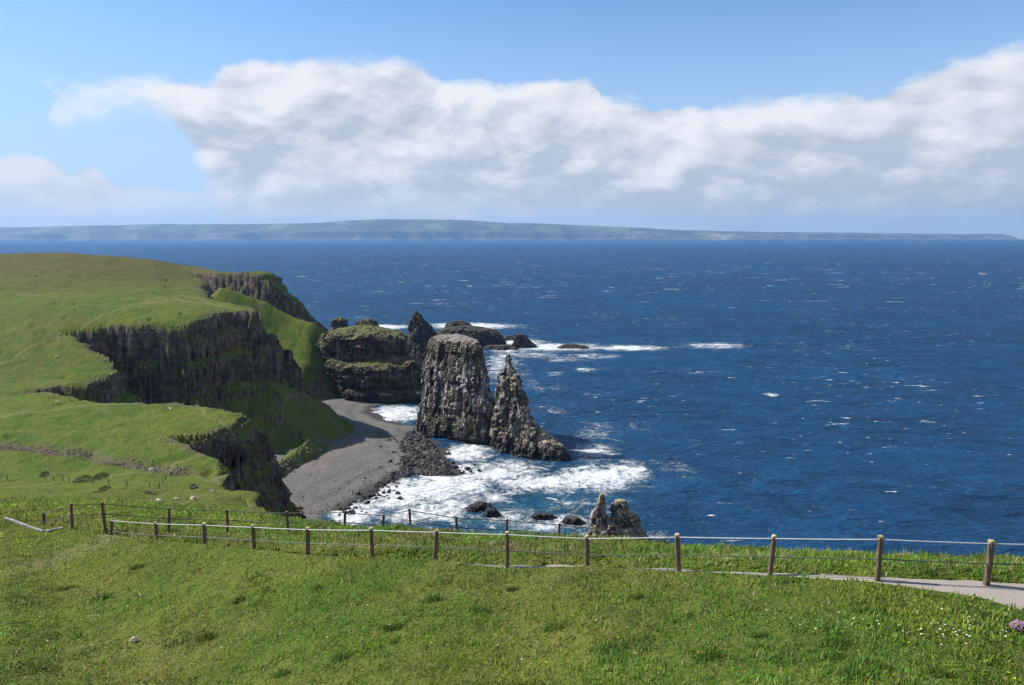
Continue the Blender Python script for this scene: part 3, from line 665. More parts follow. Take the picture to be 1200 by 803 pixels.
spk = rock_from_rows('sea_stack', [(364.5, 486, 488.5), (367, 484, 491), (370, 483, 494), (375, 481, 497), (381, 479.5, 503), (390, 477.5, 510), (400, 474, 514), (414, 466, 522)], 625, M_rock_dark, nseg=140, dz=0.6, amp=1.3, cell=3.6, czz=9, n_exp=2.3, cap=0.5, seed=11, dratio=0.7)
tag(spk, 'dark pointed stack rising behind the promontory, darkest of the tall stacks', 'sea stack')
islets = [
 ([(383.5, 530, 566), (386, 516, 578), (390, 513, 584), (395, 511, 590), (403, 509, 593), (408, 508, 596)], 695, 'long low dark rock island behind the big flat-topped stack', 0.35, 0.12),
 ([(376, 530, 543), (378.5, 525, 548), (381, 522, 551), (385, 520, 553)], 835, 'small black rock awash with surf, farthest of the rocks offshore', 0.6, 0.1),
 ([(392, 603, 616), (396, 601.5, 619), (401, 601, 624), (406, 600.5, 629), (411, 600, 633)], 690, 'blocky dark islet with one steep side and one sloping side', 0.7, 0.1),
 ([(405, 572, 600), (408, 565, 607), (411, 560, 611)], 680, 'thin flat reef stretching along the foot of the blocky islet', 0.4, 0.05),
 ([(393.5, 592, 599), (396, 589, 603), (399, 588, 605)], 740, 'low black rock peeping out between the long island and the blocky islet', 0.7, 0.1),
 ([(404, 660, 678), (406.5, 655, 689), (409, 652, 694)], 685, 'flat black reef ringed by breaking surf, set apart on the open sea', 0.35, 0.08),
 ([(457, 638, 648), (459, 634, 652)], 520, 'tiny black rock in the open water right of the thin stack', 0.5, 0.1),
]
for i, (rows, Y0, lab, dr, cp) in enumerate(islets):
    o = rock_from_rows('rock_islet', rows, Y0, M_rock_dark, nseg=150, dz=0.5, amp=1.2, cell=3.4, czz=5, n_exp=2.6, cap=cp, seed=12 + i, dratio=dr)
    tag(o, lab, 'islet', 'dark rocks offshore')
awash = [
 ([(589, 556, 566), (592, 551, 573), (596, 548, 578), (600, 546, 582)], 272, M_rock_pale, 'larger low hump of dark rock lying in the white foam', 0.5, .2),
 ([(597, 570, 579), (600, 568, 583), (604, 566, 586)], 266, M_rock_pale, 'smaller dark hump of rock touching the larger hump in the foam', 0.5, .2),
 ([(602, 628, 644), (605, 624, 649), (608, 622, 652)], 263.5, M_rock_dark, 'flat brown rock awash in the foam left of the twin pinnacles', 0.4, .05),
 ([(607, 664, 678), (611, 660, 684), (616, 656, 690)], 258, M_rock_dark, 'sloping grey rock awash nearest the left pinnacle', 0.4, .05),
 ([(594, 333, 350), (597, 320, 353), (604, 317, 354), (614, 316, 356)], 256, M_rock_turf, 'small moss-topped rock stump standing on the beach at the foot of the cliff', 0.8, .08),
 ([(580, 318, 322), (584, 315, 326), (595, 313, 330), (606, 312, 332)], 262, M_rock_turf, 'narrow leaning rock stump wedged between cliff foot and mossy stump', 0.8, .2),
]
for i, (rows, Y0, m, lab, dr, cp) in enumerate(awash):
    o = rock_from_rows('rock_outcrop', rows, Y0, m, nseg=110, dz=0.2, amp=0.95, cell=1.3, czz=1.6, n_exp=2.2, cap=cp, seed=22 + i, dratio=dr, zvar=0.8)
    tag(o, lab, 'rock', 'single rocks near the shore')

# ------------------------------------------------------------------ boulders
def boulder_mesh(name, seed, mat, sub=3, flat=0.7):
    import bmesh
    bm = bmesh.new(); bmesh.ops.create_icosphere(bm, subdivisions=sub, radius=1.0)
    co = np.array([v.co[:] for v in bm.verts])
    f1, f2, cid = worley(co[:, 0] * 1.1 + seed * 7, co[:, 1] * 1.1, co[:, 2] * 1.1)
    r = 0.72 + 0.5 * (cid - 0.5) + 0.35 * fbm(co[:, 0] * 1.3 + seed * 3, co[:, 1] * 1.3, co[:, 2] * 1.3, 3)
    co = co * r[:, None]; co[:, 2] *= flat
    for v, c in zip(bm.verts, co): v.co = c
    me = bpy.data.meshes.new(name); bm.to_mesh(me); bm.free(); me.materials.append(mat)
    return me
bmeshes = [boulder_mesh('boulder', i, M_rock_dark) for i in range(7)]
FIELD = [tuple(G(u, v, 0.5)[:2]) for u, v in ((474, 513), (488, 501), (508, 521), (519, 537), (529, 550), (512, 556), (482, 557), (456, 564), (431, 581), (421, 585), (446, 562), (466, 550), (474, 536), (468, 524))]
def beach_z(x, y):
    s = sdist(np.array([x]), np.array([y]), BEACH)[0]
    return 4.2 * (1 - math.exp(-s * 0.085 / 4.2)) if s > 0 else 0.09 * s
def put_boulder(x, y, r, label, group, me=None):
    o = bpy.data.objects.new('boulder', me or random.choice(bmeshes)); COL.objects.link(o)
    z = beach_z(x, y)
    o.location = (x, y, max(z, -0.1) + 0.25 * r); o.scale = (r * random.uniform(.8, 1.3), r * random.uniform(.8, 1.2), r * random.uniform(.7, 1.1)); o.rotation_euler = (random.uniform(-.3, .3), random.uniform(-.3, .3), random.uniform(0, 6.28))
    tag(o, label, 'boulder', group)
fx = [p[0] for p in FIELD]; fy = [p[1] for p in FIELD]
def in_field(x, y): return bool(inside(np.array([x]), np.array([y]), FIELD)[0])
n = 0
while n < 150:
    x = random.uniform(min(fx), max(fx)); y = random.uniform(min(fy), max(fy))
    if not in_field(x, y): continue
    put_boulder(x, y, random.uniform(0.75, 1.7), 'dark wave-worn boulder in the boulder field between the grey beach and the surf', 'boulders along the shore'); n += 1
for u, v in ((538, 553), (530, 555), (534, 548), (544, 553), (526, 541), (523, 556), (404, 598), (410, 592), (414, 596), (421, 588), (428, 590), (437, 580), (441, 585), (449, 578), (455, 585), (463, 571), (466, 578), (540, 556), (548, 549), (553, 553), (560, 551), (556, 546), (533, 543), (525, 530), (470, 585), (425, 600), (400, 604), (390, 612)):
    p = G(u + random.uniform(-2, 2), v + random.uniform(-1, 1)); put_boulder(p[0], p[1], random.uniform(0.7, 1.5), 'dark boulder half sunk in white surf off the boulder field', 'boulders in the surf')
for i in range(46):
    t = random.random(); u = 396 + 72 * t + random.gauss(0, 4); v = 606 - 46 * t ** 0.9 + abs(random.gauss(0, 7)); p = G(u, v)
    put_boulder(p[0], p[1], random.uniform(0.45, 1.25), 'dark boulder half sunk in white surf off the boulder field', 'boulders in the surf')
for u, v, r, lab in ((420, 574, 1.3, 'single dark boulder sitting alone on the grey shingle near the surf'), (360, 541, .9, 'dark boulder at the shaded upper edge of the shingle, lower of two'), (372, 536, .9, 'dark boulder at the shaded upper edge of the shingle, upper of two')):
    p = G(u, v, 2.0); put_boulder(p[0], p[1], r, lab, 'boulders along the shore')
# the small stones between: too many to count
def rubble(name, npts, sampler, rmin, rmax, mat, label):
    base = np.array([(1, 0, 0), (-1, 0, 0), (0, 1, 0), (0, -1, 0), (0, 0, 1), (0, 0, -1)], float)
    tri = np.array([(0, 2, 4), (2, 1, 4), (1, 3, 4), (3, 0, 4), (2, 0, 5), (1, 2, 5), (3, 1, 5), (0, 3, 5)])
    cos, fcs, sh = [], [], []
    S = np.array([sampler() for _ in range(npts)], float)
    bad = np.isnan(S[:, 2])
    if bad.any(): S[bad, 2] = H_land(S[bad, 0], S[bad, 1])[0] + 0.08
    for i in range(npts):
        x, y, z = S[i]
        r = rmin + (rmax - rmin) * random.random() ** 2.5
        a = random.random() * 6.28; c, s = math.cos(a), math.sin(a)
        b = base * RNG.uniform(0.6, 1.2, (6, 1)) * np.array([1, 1, 0.7])
        b = np.stack([b[:, 0] * c - b[:, 1] * s, b[:, 0] * s + b[:, 1] * c, b[:, 2]], -1) * r
        cos.append(b + np.array([x, y, z])); fcs.append(tri + 6 * i); sh.append(np.full(6, random.random()))
    o = mesh_arrays(name, np.concatenate(cos), None, np.concatenate(fcs), mat=mat, attrs={'shade': np.concatenate(sh)})
    return tag(o, label, 'rubble', kind='stuff')
def samp_field():
    while True:
        x = random.uniform(min(fx), max(fx)) + random.gauss(0, 4); y = random.uniform(min(fy), max(fy)) + random.gauss(0, 4)
        if in_field(x, y) or (random.random() < 0.10 and beach_z(x, y) > 0.1 and seg_dist(np.array([x]), np.array([y]), FIELD)[0] < 9): return x, y, max(beach_z(x, y), -0.3) + 0.1
def stones_mat(name, a, b):
    t = NT(name); f = t.noise(t.pos(), 2.0, 4, 0.6); sh = t.attr('shade').outputs['Fac']
    return t.bsdf(t.mix(t.math('ADD', t.math('MULTIPLY', sh, 0.8), t.math('MULTIPLY', f, 0.3), True), a, b), 0.85, f, 0.4, 0.1, 0.3)
rubble('rubble', 1000, samp_field, 0.35, 1.4, stones_mat('dark_stones', (0.013, 0.012, 0.011), (0.12, 0.103, 0.09)), 'small dark stones filling the boulder field by the surf')
def samp_beach():
    while True:
        p = G(random.uniform(330, 470), random.uniform(505, 610), 2.0); x, y = p[0], p[1]
        s_ = sdist(np.array([x]), np.array([y]), BEACH)[0]
        if s_ > 3 and random.random() < math.exp(-s_ / 22): return x, y, beach_z(x, y) + .05
rubble('shingle_stones', 520, samp_beach, 0.18, 0.75, stones_mat('shingle_stones', (0.03, 0.028, 0.026), (0.30, 0.28, 0.26)), 'loose larger stones strewn over the grey shingle')
TAL_L = [G(u, v, 3.0)[:2] for u, v in ((312, 575), (322, 558), (348, 543), (385, 520), (403, 508))]
def samp_talus():
    i = random.randrange(len(TAL_L) - 1); t = random.random(); p = TAL_L[i] * (1 - t) + TAL_L[i + 1] * t
    x = p[0] - abs(random.gauss(0, 5)) + 3; y = p[1] + random.gauss(0, 3)
    return x, y, float('nan')
M_scree = simple('pale_scree', (0.06, 0.055, 0.05), (0.20, 0.185, 0.17), 0.8, 0.95, 0.3, 0.1)
rubble('scree', 700, samp_talus, 0.3, 1.1, M_scree, 'pale fallen stones along the foot of the shaded slope')

# ------------------------------------------------------------------ path
pu = np.linspace(85, 1420, 200)
pdf = np.interp(pu, U_F, D_F); pdc = np.interp(pu, U_F, D_C); pvb = np.interp(pu, U_F, V_B)
rows = []
for w in np.linspace(0, 1, 9):
    yy = (pdf - pdc + 0.0) * (1 - w) + (pdf + 0.22 + 0.10 * fbm(pu * 0.035, pu * 0, 3, 3)) * w
    xx = (pu - 600) / F / 0.957 * yy
    rows.append(np.stack([xx, yy, zof(pdf, pvb) + 0.03 + 0.02 * fbm(xx * 1.5, yy * 1.5, 1, 3)], -1))
path = mesh_arrays('path', np.array(rows).reshape(-1, 3), grid_faces(9, 200), mat=M_path, smooth=True)
tag(path, kind='structure')

# ------------------------------------------------------------------ fences
def tube(name, pts, r, mat, parent, nseg=8):
    pts = np.asarray(pts, float); n = len(pts); rings = []
    for i in range(n):
        d = pts[min(i + 1, n - 1)] - pts[max(i - 1, 0)]; d /= np.linalg.norm(d)
        a = np.cross(d, (0, 0, 1.0)); a /= np.linalg.norm(a); b = np.cross(a, d)
        th = np.linspace(0, 2 * math.pi, nseg, endpoint=False)
        rings.append(pts[i] + r * (np.cos(th)[:, None] * a + np.sin(th)[:, None] * b))
    co = np.array(rings).reshape(-1, 3) - np.array(parent.location)
    return mesh_arrays(name, co, grid_faces(n, nseg, True), mat=mat, parent=parent, smooth=True)

def post_mesh(w, h, below, seed):
    nz = 14; zs = np.concatenate([np.linspace(-below, h - 0.05, nz), [h - 0.015, h]])
    sq = np.concatenate([np.full(nz, 1.0), [0.9, 0.72]])
    th = np.linspace(0, 2 * math.pi, 16, endpoint=False); c, s = np.cos(th), np.sin(th)
    ux = np.sign(c) * np.abs(c) ** 0.62; uy = np.sign(s) * np.abs(s) ** 0.62
    r = w / 2 * sq[:, None] * (1 + 0.09 * fbm(np.tile(th, (len(zs), 1)) * 1.5 + seed, zs[:, None] * 2.5 + np.zeros(16), seed, 3))
    x = r * ux + 0.02 * np.sin(zs * 1.7 + seed)[:, None]; y = r * uy
    co = np.stack([x, y, np.repeat(zs[:, None], 16, 1)], -1).reshape(-1, 3)
    co = np.vstack([co, [[0, 0, h + 0.004]]]); top = len(co) - 1; b = (len(zs) - 1) * 16
    return co, grid_faces(len(zs), 16, True), [(b + i, b + (i + 1) % 16, top) for i in range(16)]

def build_fence(posts, label, w, h, rails, name='fence', mat=M_post, rr=0.016, below=0.5, sag=0.007):
    org = posts[len(posts) // 2]
    e = empty(name, tuple(org), label, 'fence')
    tops = []
    for i, p in enumerate(posts):
        co, q, tr = post_mesh(w * random.uniform(.9, 1.1), h, below, i * 1.7)
        o = mesh_arrays('post', co, q, tr, mat=mat, parent=e, smooth=False)
        o.location = tuple(np.array(p) - org); lx, ly = random.uniform(-.06, .06), random.uniform(-.03, .03)
        o.rotation_euler = (ly, lx, random.uniform(-.2, .2))
        tops.append(np.array(p) + np.array([lx, -ly, 0.0]) * h * 0.8)
    for hz, m in rails:
        pts = []
        for a, b in zip(tops[:-1], tops[1:]):
            for t in np.linspace(0, 1, 7, endpoint=False):
                q = a * (1 - t) + b * t; pts.append(q + np.array([0, -w * 0.30, hz - sag * 4 * t * (1 - t)]))
        pts.append(tops[-1] + np.array([0, -w * 0.30, hz]))
        tube('rail', pts, rr, m, e)
    return e

inner = [(130, 630), (183, 635.5), (241, 640.5), (299, 645), (360, 651), (436, 660), (511, 663), (595, 667), (687, 668), (795, 673), (903, 677), (1028, 682), (1155, 687)]
posts = []
for u, v in inner:
    Yf = np.interp(u, U_F, D_F); p = P(u, v, Yf); p[2] = h_near(np.array([p[0]]), np.array([Yf]))[0]
    tv = {130: 608, 183: 611.5, 241: 612.5, 299: 615, 360: 618, 436: 618.5, 511: 620.5, 595: 623, 687: 627.5, 795: 626, 903: 627.5, 1028: 628, 1155: 632.5}[u]
    p[2] = P(u, tv, Yf)[2] - 1.1
    posts.append(p)
a, b = posts[-2], posts[-1]
posts.append(b + (b - a) * 1.02 + np.array([0, .15, -.02]))
build_fence(posts, 'nearer wooden fence with a bright upper rail running along the gravel path', 0.135, 1.1, ((1.015, M_railpale), (0.50, M_raildark)), below=1.2)
outer = [(50, 600, 35.5), (82, 590, 33.5), (121, 588.5, 34), (197, 594.5, 35), (265, 596.5, 35), (337, 599.5, 34.5), (404, 598.5, 34), (448, 602.5, 34.8), (480, 596, 33.6), (535, 605, 34.8), (594, 608, 35), (655, 613, 35.4), (714, 619, 35), (775, 630.5, 34.4), (838, 640, 34)]
posts = []
for u, v, Yf in outer:
    p = P(u, v, Yf); p[2] -= 1.05; posts.append(p)
build_fence(posts, 'farther fence with thin dark rails along the cliff edge, curving at its left end', 0.115, 1.05, ((0.97, M_raildark), (0.50, M_raildark)), below=2.0, rr=0.02)
far_posts = [(-25, 566, 168), (9, 563, 167), (52, 561, 167), (63, 563.5, 166), (74, 565, 165), (81, 565.5, 165), (109.5, 567.5, 164), (127.5, 567.5, 164), (149, 569.5, 163), (175.5, 572, 162), (187, 573, 162), (191, 568, 164), (194, 563.5, 168), (200, 559.5, 172), (204, 556, 176), (208, 550, 181)]
posts = []
for u, v, Yf in far_posts:
    posts.append(hit(u, v))
build_fence(posts, 'distant stock fence of thin dark posts crossing the lower green plateau', 0.16, 1.25, ((1.1, M_raildark), (0.6, M_raildark)), mat=M_raildark, rr=0.015, below=0.4)

# ------------------------------------------------------------------ kerb and steps at the left end
def prism(name, a, b, w, h, mat, parent, down=0.4):
    a = np.array(a, float); b = np.array(b, float); n = 14; d = (b - a); d[2] = 0; d /= np.linalg.norm(d); nrm = np.array([-d[1], d[0], 0])
    rows = []
    for i, t in enumerate(np.linspace(0, 1, n)):
        c = a * (1 - t) + b * t; j = 0.03 * vnoise(t * 9, 1.5)
        rows.append([c - nrm * w / 2 + (0, 0, -down), c - nrm * (w / 2 - .02) + (0, 0, h + j), c + nrm * (w / 2 - .02) + (0, 0, h + j * .6), c + nrm * w / 2 + (0, 0, -down)])
    co = np.array(rows).reshape(-1, 3) - np.array(parent.location)
    f = grid_faces(n, 4); ends = [(0, 1, 2, 3), (n * 4 - 1, n * 4 - 2, n * 4 - 3, n * 4 - 4)]
    return mesh_arrays(name, co, np.vstack([f, ends]), mat=mat, parent=parent)
def gz(u, v, Yf, dz=0.0):
    p = P(u, v, Yf); p[2] = h_near(np.array([p[0]]), np.array([p[1]]))[0] + dz; return p
def near_hit(u, v, y0=3.5, y1=60):
    Ys = np.arange(y0, y1, 0.05); dy, dz = dydz(v); t = Ys / dy; xs = (u - 600.0) / F * t
    hh = h_near(xs, Ys); i = int(np.argmax(CAM_H + dz * t < hh + 0.03)); return np.array([xs[i], Ys[i], hh[i]])
ka = near_hit(5, 606.5); kb = near_hit(50, 623); kc = ka + (0.9, 0.6, 0); kd = kb + (0.55, 0.6, 0)
for q in (kc, kd): q[2] = h_near(np.array([q[0]]), np.array([q[1]]))[0]
kerb = empty('path_kerb', tuple(ka), 'old concrete kerb boxing in the sunken end of the path at far left', 'kerb')
prism('front_kerb', ka, kb, 0.16, 0.05, M_concrete, kerb); prism('end_kerb', kb + (.1, .05, 0), kd, 0.14, 0.04, M_concrete, kerb)
EXC = [ka * (1 - a) + kb * a for a in np.linspace(0, 1, 14)]

# ------------------------------------------------------------------ grass
def blades(n, yr, kr, hscale, seed, widen=0.0011, accept=None, dry=None, inv=0.5, stalk=False, pts=None):
    rng = np.random.default_rng(seed)
    yl = np.exp(rng.uniform(math.log(yr[0]), math.log(yr[1]), n)); yi = 1.0 / rng.uniform(1 / yr[1], 1 / yr[0], n)
    y = np.where(rng.random(n) < inv, yi, yl); k = rng.uniform(kr[0], kr[1], n); x = k * y
    df, dc = df_at(x, y)
    if accept == 'front': ok = y < df - dc + 0.05 + rng.normal(0, 0.10, n)
    elif accept == 'back': ok = (y > df + 0.22 + np.abs(rng.normal(0, 0.12, n)))
    if pts is not None: x, y = pts[:, 0], pts[:, 1]; ok = np.ones(len(x), bool)
    for q in EXC: ok &= np.hypot(x - q[0], y - q[1]) > 0.20
    x, y = x[ok], y[ok]; n = len(x)
    tus = fbm(x * 1.1, y * 1.1, 4.4, 3); tuf = fbm(x * 2.6, y * 2.6, 6.4, 2); big = fbm(x * 0.22, y * 0.22, 9.1, 4); fine = fbm(x * 3.5, y * 3.5, 2.4, 2)
    z = h_near(x, y) - 0.015
    tall = sstep(0.12, 0.5, tus) if pts is None else np.ones(len(x))
    hgt = hscale * (0.55 + 0.75 * sstep(-0.3, 0.5, tuf) + 0.2 * fine + 0.8 * tall) * rng.lognormal(0, 0.30, n)
    w = np.maximum(0.0036, widen * y) * rng.uniform(0.7, 1.3, n)
    az = rng.uniform(0, 2 * math.pi, n)
    la = rng.normal(0.5, 1.9, n); lean = np.abs(rng.normal(0.42, 0.32, n)) * hgt
    dx, dy = np.cos(la) * lean, np.sin(la) * lean
    wx, wy = np.cos(az) * w, np.sin(az) * w
    b = np.stack([x, y, z], -1)
    up = np.sqrt(np.maximum(hgt ** 2 - lean ** 2 * 0.7, (0.25 * hgt) ** 2))
    mid = b + np.stack([dx * 0.35, dy * 0.35, up * 0.58], -1); tip = b + np.stack([dx, dy, up], -1)
    s = np.stack([wx, wy, 0 * wx], -1)
    co = np.stack([b - s, b + s, mid - s * 0.75, mid + s * 0.75, tip], 1).reshape(-1, 3)
    i5 = np.arange(n) * 5
    q = np.stack([i5, i5 + 1, i5 + 3, i5 + 2], -1); tr = np.stack([i5 + 2, i5 + 3, i5 + 4], -1)
    # colour of each blade: lush, yellow green, olive and straw patches
    lush = np.array([0.112, 0.240, 0.030]); yel = np.array([0.245, 0.310, 0.044]); oliv = np.array([0.185, 0.165, 0.050]); straw = np.array([0.36, 0.30, 0.16]); deepg = np.array([0.062, 0.145, 0.024])
    m1 = sstep(-0.35, 0.45, big + 0.6 * rng.normal(0, 0.35, n))[:, None]
    c = lush * (1 - m1) + yel * m1
    ofar = sstep(7, 13, y) * (1 - sstep(-0.05, 0.4, x / y)) * 0.85 + 0.13
    m2 = (sstep(-0.25, 0.5, fbm(x * 0.35 + 9, y * 0.35, 3.3, 4) + 0.25 * rng.normal(0, 1, n)) * np.clip(ofar, 0, 1))[:, None]
    c = c * (1 - m2) + oliv * m2
    m3 = (rng.random(n) < (0.06 if dry is None else dry * np.clip(0.5 + 1.8 * fbm(x * 0.8, y * 0.8, 14.4, 3), 0.05, 2)))[:, None]
    c = np.where(m3, straw, c)
    m4 = (tall * 0.55)[:, None]
    c = c * (1 - m4) + (deepg if pts is None else deepg * np.array([0.9, 0.75, 0.9])) * m4
    if stalk:
        c = np.where(rng.random((n, 1)) < 0.5, np.array([0.25, 0.155, 0.075]), straw) * np.ones((n, 1))
        c = c * (1 - 0.55 * m1) + lush * 0.55 * m1
    pt = fbm(x * 0.75 + 3, y * 0.75, 7.9, 3)
    c = c * (1 + 0.45 * pt[:, None])
    c = c * rng.uniform(0.62, 1.45, (n, 1))
    return co, q, tr, np.repeat(c[:, None, :], 5, 1).reshape(-1, 3)

parts = [blades(600000, (3.0, 36), (-0.95, 0.95), 0.080, 1, accept='front', widen=0.0009),
         blades(20000, (4.0, 26), (-0.95, 0.95), 0.14, 6, accept='front', widen=0.0006, stalk=True),
         blades(45000, (3.0, 8.5), (-0.95, 0.95), 0.13, 3, accept='front'),
         blades(170000, (17.5, 37), (-0.85, 0.92), 0.135, 2, accept='back', dry=0.34, widen=0.0009, inv=0.2),
         blades(70000, (30, 70), (-0.95, -0.15), 0.13, 4, accept='back', widen=0.0010, inv=0.2)]
tp = []
trng = np.random.default_rng(5)
spots = [(240, 748), (715, 760), (505, 702), (280, 705), (120, 700), (560, 715), (830, 770), (400, 770), (650, 735), (890, 745), (75, 690), (330, 790), (980, 755), (600, 690), (460, 735), (160, 665), (745, 700), (1010, 715), (370, 690), (1100, 790)]
for u, v in spots:
    p = near_hit(u, v); r = trng.uniform(0.06, 0.15); m_ = int(500 * r / 0.15)
    tp.append(np.stack([p[0] + trng.normal(0, r, m_), p[1] + trng.normal(0, r * 0.8, m_)], -1))
parts.append(blades(10, (4, 20), (-0.9, 0.9), 0.062, 9, pts=np.concatenate(tp), widen=0.0008))
co, q, tr, cl, off = [], [], [], [], 0
for a, b, c, d in parts:
    co.append(a); q.append(b + off); tr.append(c + off); cl.append(d); off += len(a)
gr = mesh_arrays('grass', np.concatenate(co), np.concatenate(q), np.concatenate(tr), mat=M_grass, smooth=False, colors={'col': np.concatenate(cl)})
tag(gr, 'rough green grass covering the slope in the foreground and the bank along the fence', 'grass', kind='stuff')

# ------------------------------------------------------------------ flowers, stones, sheep, shrubs
def flower_mesh(name, npet, rp, mat_p, mat_c, stem):
    co, fc, mi = [], [], []
    for i in range(npet):
        a = 2 * math.pi * i / npet; w = math.pi / npet * 0.9
        b = len(co)
        co += [(0.2 * rp * math.cos(a), 0.2 * rp * math.sin(a), stem), (rp * .75 * math.cos(a - w), rp * .75 * math.sin(a - w), stem + .15 * rp), (rp * math.cos(a), rp * math.sin(a), stem + .2 * rp), (rp * .75 * math.cos(a + w), rp * .75 * math.sin(a + w), stem + .15 * rp)]
        fc.append((b, b + 1, b + 2, b + 3)); mi.append(0)
    b = len(co)
    for i in range(6):
        a = math.pi / 3 * i; co.append((0.32 * rp * math.cos(a), 0.32 * rp * math.sin(a), stem + .1 * rp))
    co.append((0, 0, stem + .35 * rp))
    for i in range(6): fc.append((b + i, b + (i + 1) % 6, b + 6)); mi.append(1)
    b = len(co); s = 0.0015
    co += [(-s, 0, 0), (s, 0, 0), (s, 0, stem), (-s, 0, stem), (0, -s, 0), (0, s, 0), (0, s, stem), (0, -s, stem)]
    fc += [(b, b + 1, b + 2, b + 3), (b + 4, b + 5, b + 6, b + 7)]; mi += [2, 2]
    me = bpy.data.meshes.new(name); me.from_pydata(co, [], fc)
    for m in (mat_p, mat_c, M_stem): me.materials.append(m)
    me.polygons.foreach_set('material_index', mi); me.update(); return me
M_stem = simple('stems', (0.05, 0.10, 0.02), (0.08, 0.14, 0.03), 30, 0.8, 0.1, 0.002)
daisy = flower_mesh('daisy', 11, 0.017, M_petal, M_yellow, 0.105); butter = flower_mesh('buttercup', 5, 0.017, M_yellow, M_yellow, 0.13)
def ground_at(u, v, y0=3.5, y1=36):
    Ys = np.arange(y0, y1, 0.05); dy, dz = dydz(v); t = Ys / dy; xs = (u - 600.0) / F * t
    hh = h_near(xs, Ys); i = int(np.argmax(CAM_H + dz * t < hh + 0.05)); return np.array([xs[i], Ys[i], hh[i]])
def flower(kind, me, u, v, label, group, s):
    # put it on the turf below pixel (u, v): walk out along the view ray until the ground is met
    p = ground_at(u, v)
    o = bpy.data.objects.new(kind, me); COL.objects.link(o)
    o.location = tuple(p); o.scale = (s, s, random.uniform(.9, 1.2)); o.rotation_euler = (random.uniform(-.35, .1), random.uniform(-.35, .35), random.uniform(0, 6.28))
    tag(o, label, 'flower', group)
random.seed(3)
for i in range(64):
    if i < 44: u, v = random.gauss(1120, 38), random.gauss(740, 11)
    else: u, v = random.gauss(960, 50), random.gauss(726, 7)
    if u < 1195: flower('daisy', daisy, u, v, 'small white daisy among the grass near the path on the right', 'daisies in the grass', random.uniform(.8, 1.25))
for u, v in ((430, 712), (454, 718), (455, 735), (583, 760), (611, 775), (620, 782), (56, 754), (52, 784), (28, 797), (700, 730), (260, 762), (330, 745), (150, 712), (383, 750)):
    flower('daisy', daisy, u, v, 'scattered white daisy in the wide grass slope', 'scattered daisies', random.uniform(.9, 1.3))
for u, v in ((1048, 797), (1049, 795), (1180, 793), (1190, 800), (1172, 798), (1154, 780), (1125, 773), (1062, 757), (1104, 717), (505, 758), (640, 781), (730, 757), (728, 752), (860, 730), (935, 730), (985, 770), (820, 770), (87, 792), (68, 800), (1008, 768), (1110, 801), (590, 795), (745, 770), (1140, 705)):
    flower('buttercup', butter, u, v, 'yellow buttercup scattered in the foreground grass', 'buttercups in the grass', random.uniform(.8, 1.3))

st = bpy.data.objects.new('stone', boulder_mesh('stone', 41, M_stone, 4, 0.6)); COL.objects.link(st); p = ground_at(157, 752)
st.location = (p[0], p[1], p[2] + 0.09); st.scale = (0.13, 0.10, 0.15); tag(st, 'pale buff stone lying half buried in the foreground grass', 'stone')
# pink flower clump at the right edge
p = ground_at(1194, 738)
th = empty('thrift_clump', (p[0], p[1], p[2]), 'clump of pink flowers in the grass at the right edge near the path', 'flowers')
co, fc = [], []
for i in range(420):
    a = random.random() * 6.28; r = math.sqrt(random.random()) * .20; x, y = r * math.cos(a), r * math.sin(a) * .8; z = .20 * math.sqrt(max(0, 1 - (r / .21) ** 2)) + random.uniform(-.02, .03); s = random.uniform(.006, .013); b = len(co)
    nx, ny = random.uniform(-.8, .8), random.uniform(-.8, .8)
    co += [(x - s, y - s, z + s * nx), (x + s, y - s, z - s * ny), (x + s, y + s, z - s * nx), (x - s, y + s, z + s * ny)]; fc.append((b, b + 1, b + 2, b + 3))
mesh_arrays('blossoms', np.array(co), np.array(fc), mat=M_pink, parent=th)
co, fc = [], []
for i in range(300):
    a = random.random() * 6.28; r = math.sqrt(random.random()) * .2; x, y = r * math.cos(a), r * math.sin(a) * .8; z = .19 * math.sqrt(max(0, 1 - (r / .21) ** 2)); b = len(co); w = .005; a2 = random.random() * 6.28
    co += [(x * .6 - w * math.cos(a2), y * .6 - w * math.sin(a2), 0), (x * .6 + w * math.cos(a2), y * .6 + w * math.sin(a2), 0), (x, y, z)]; fc.append((b, b + 1, b + 2))
mesh_arrays('leaves', np.array(co), None, np.array(fc), mat=simple('thrift_leaf', (0.10, 0.085, 0.05), (0.09, 0.11, 0.04), 30), parent=th)

def sheep_mesh():
    import bmesh
    bm = bmesh.new()
    def ell(c, r, sub=2):
        g = bmesh.ops.create_icosphere(bm, subdivisions=sub, radius=1.0)
        for v in g['verts']: v.co = Vector((v.co.x * r[0] + c[0], v.co.y * r[1] + c[1], v.co.z * r[2] + c[2]))
    ell((0, 0, .62), (.52, .25, .29), 3); ell((.50, 0, .78), (.20, .13, .17)); ell((.70, 0, .80), (.15, .08, .09)); ell((.60, .11, .88), (.03, .07, .03)); ell((.60, -.11, .88), (.03, .07, .03))
    for x in (-.33, .33):
        for y in (-.13, .13):
            g = bmesh.ops.create_cone(bm, cap_ends=True, segments=8, radius1=.035, radius2=.06, depth=.42)
            for v in g['verts']: v.co += Vector((x, y, .21))
    me = bpy.data.meshes.new('sheep'); bm.to_mesh(me); bm.free(); me.materials.append(M_wool); return me
sm_ = sheep_mesh()
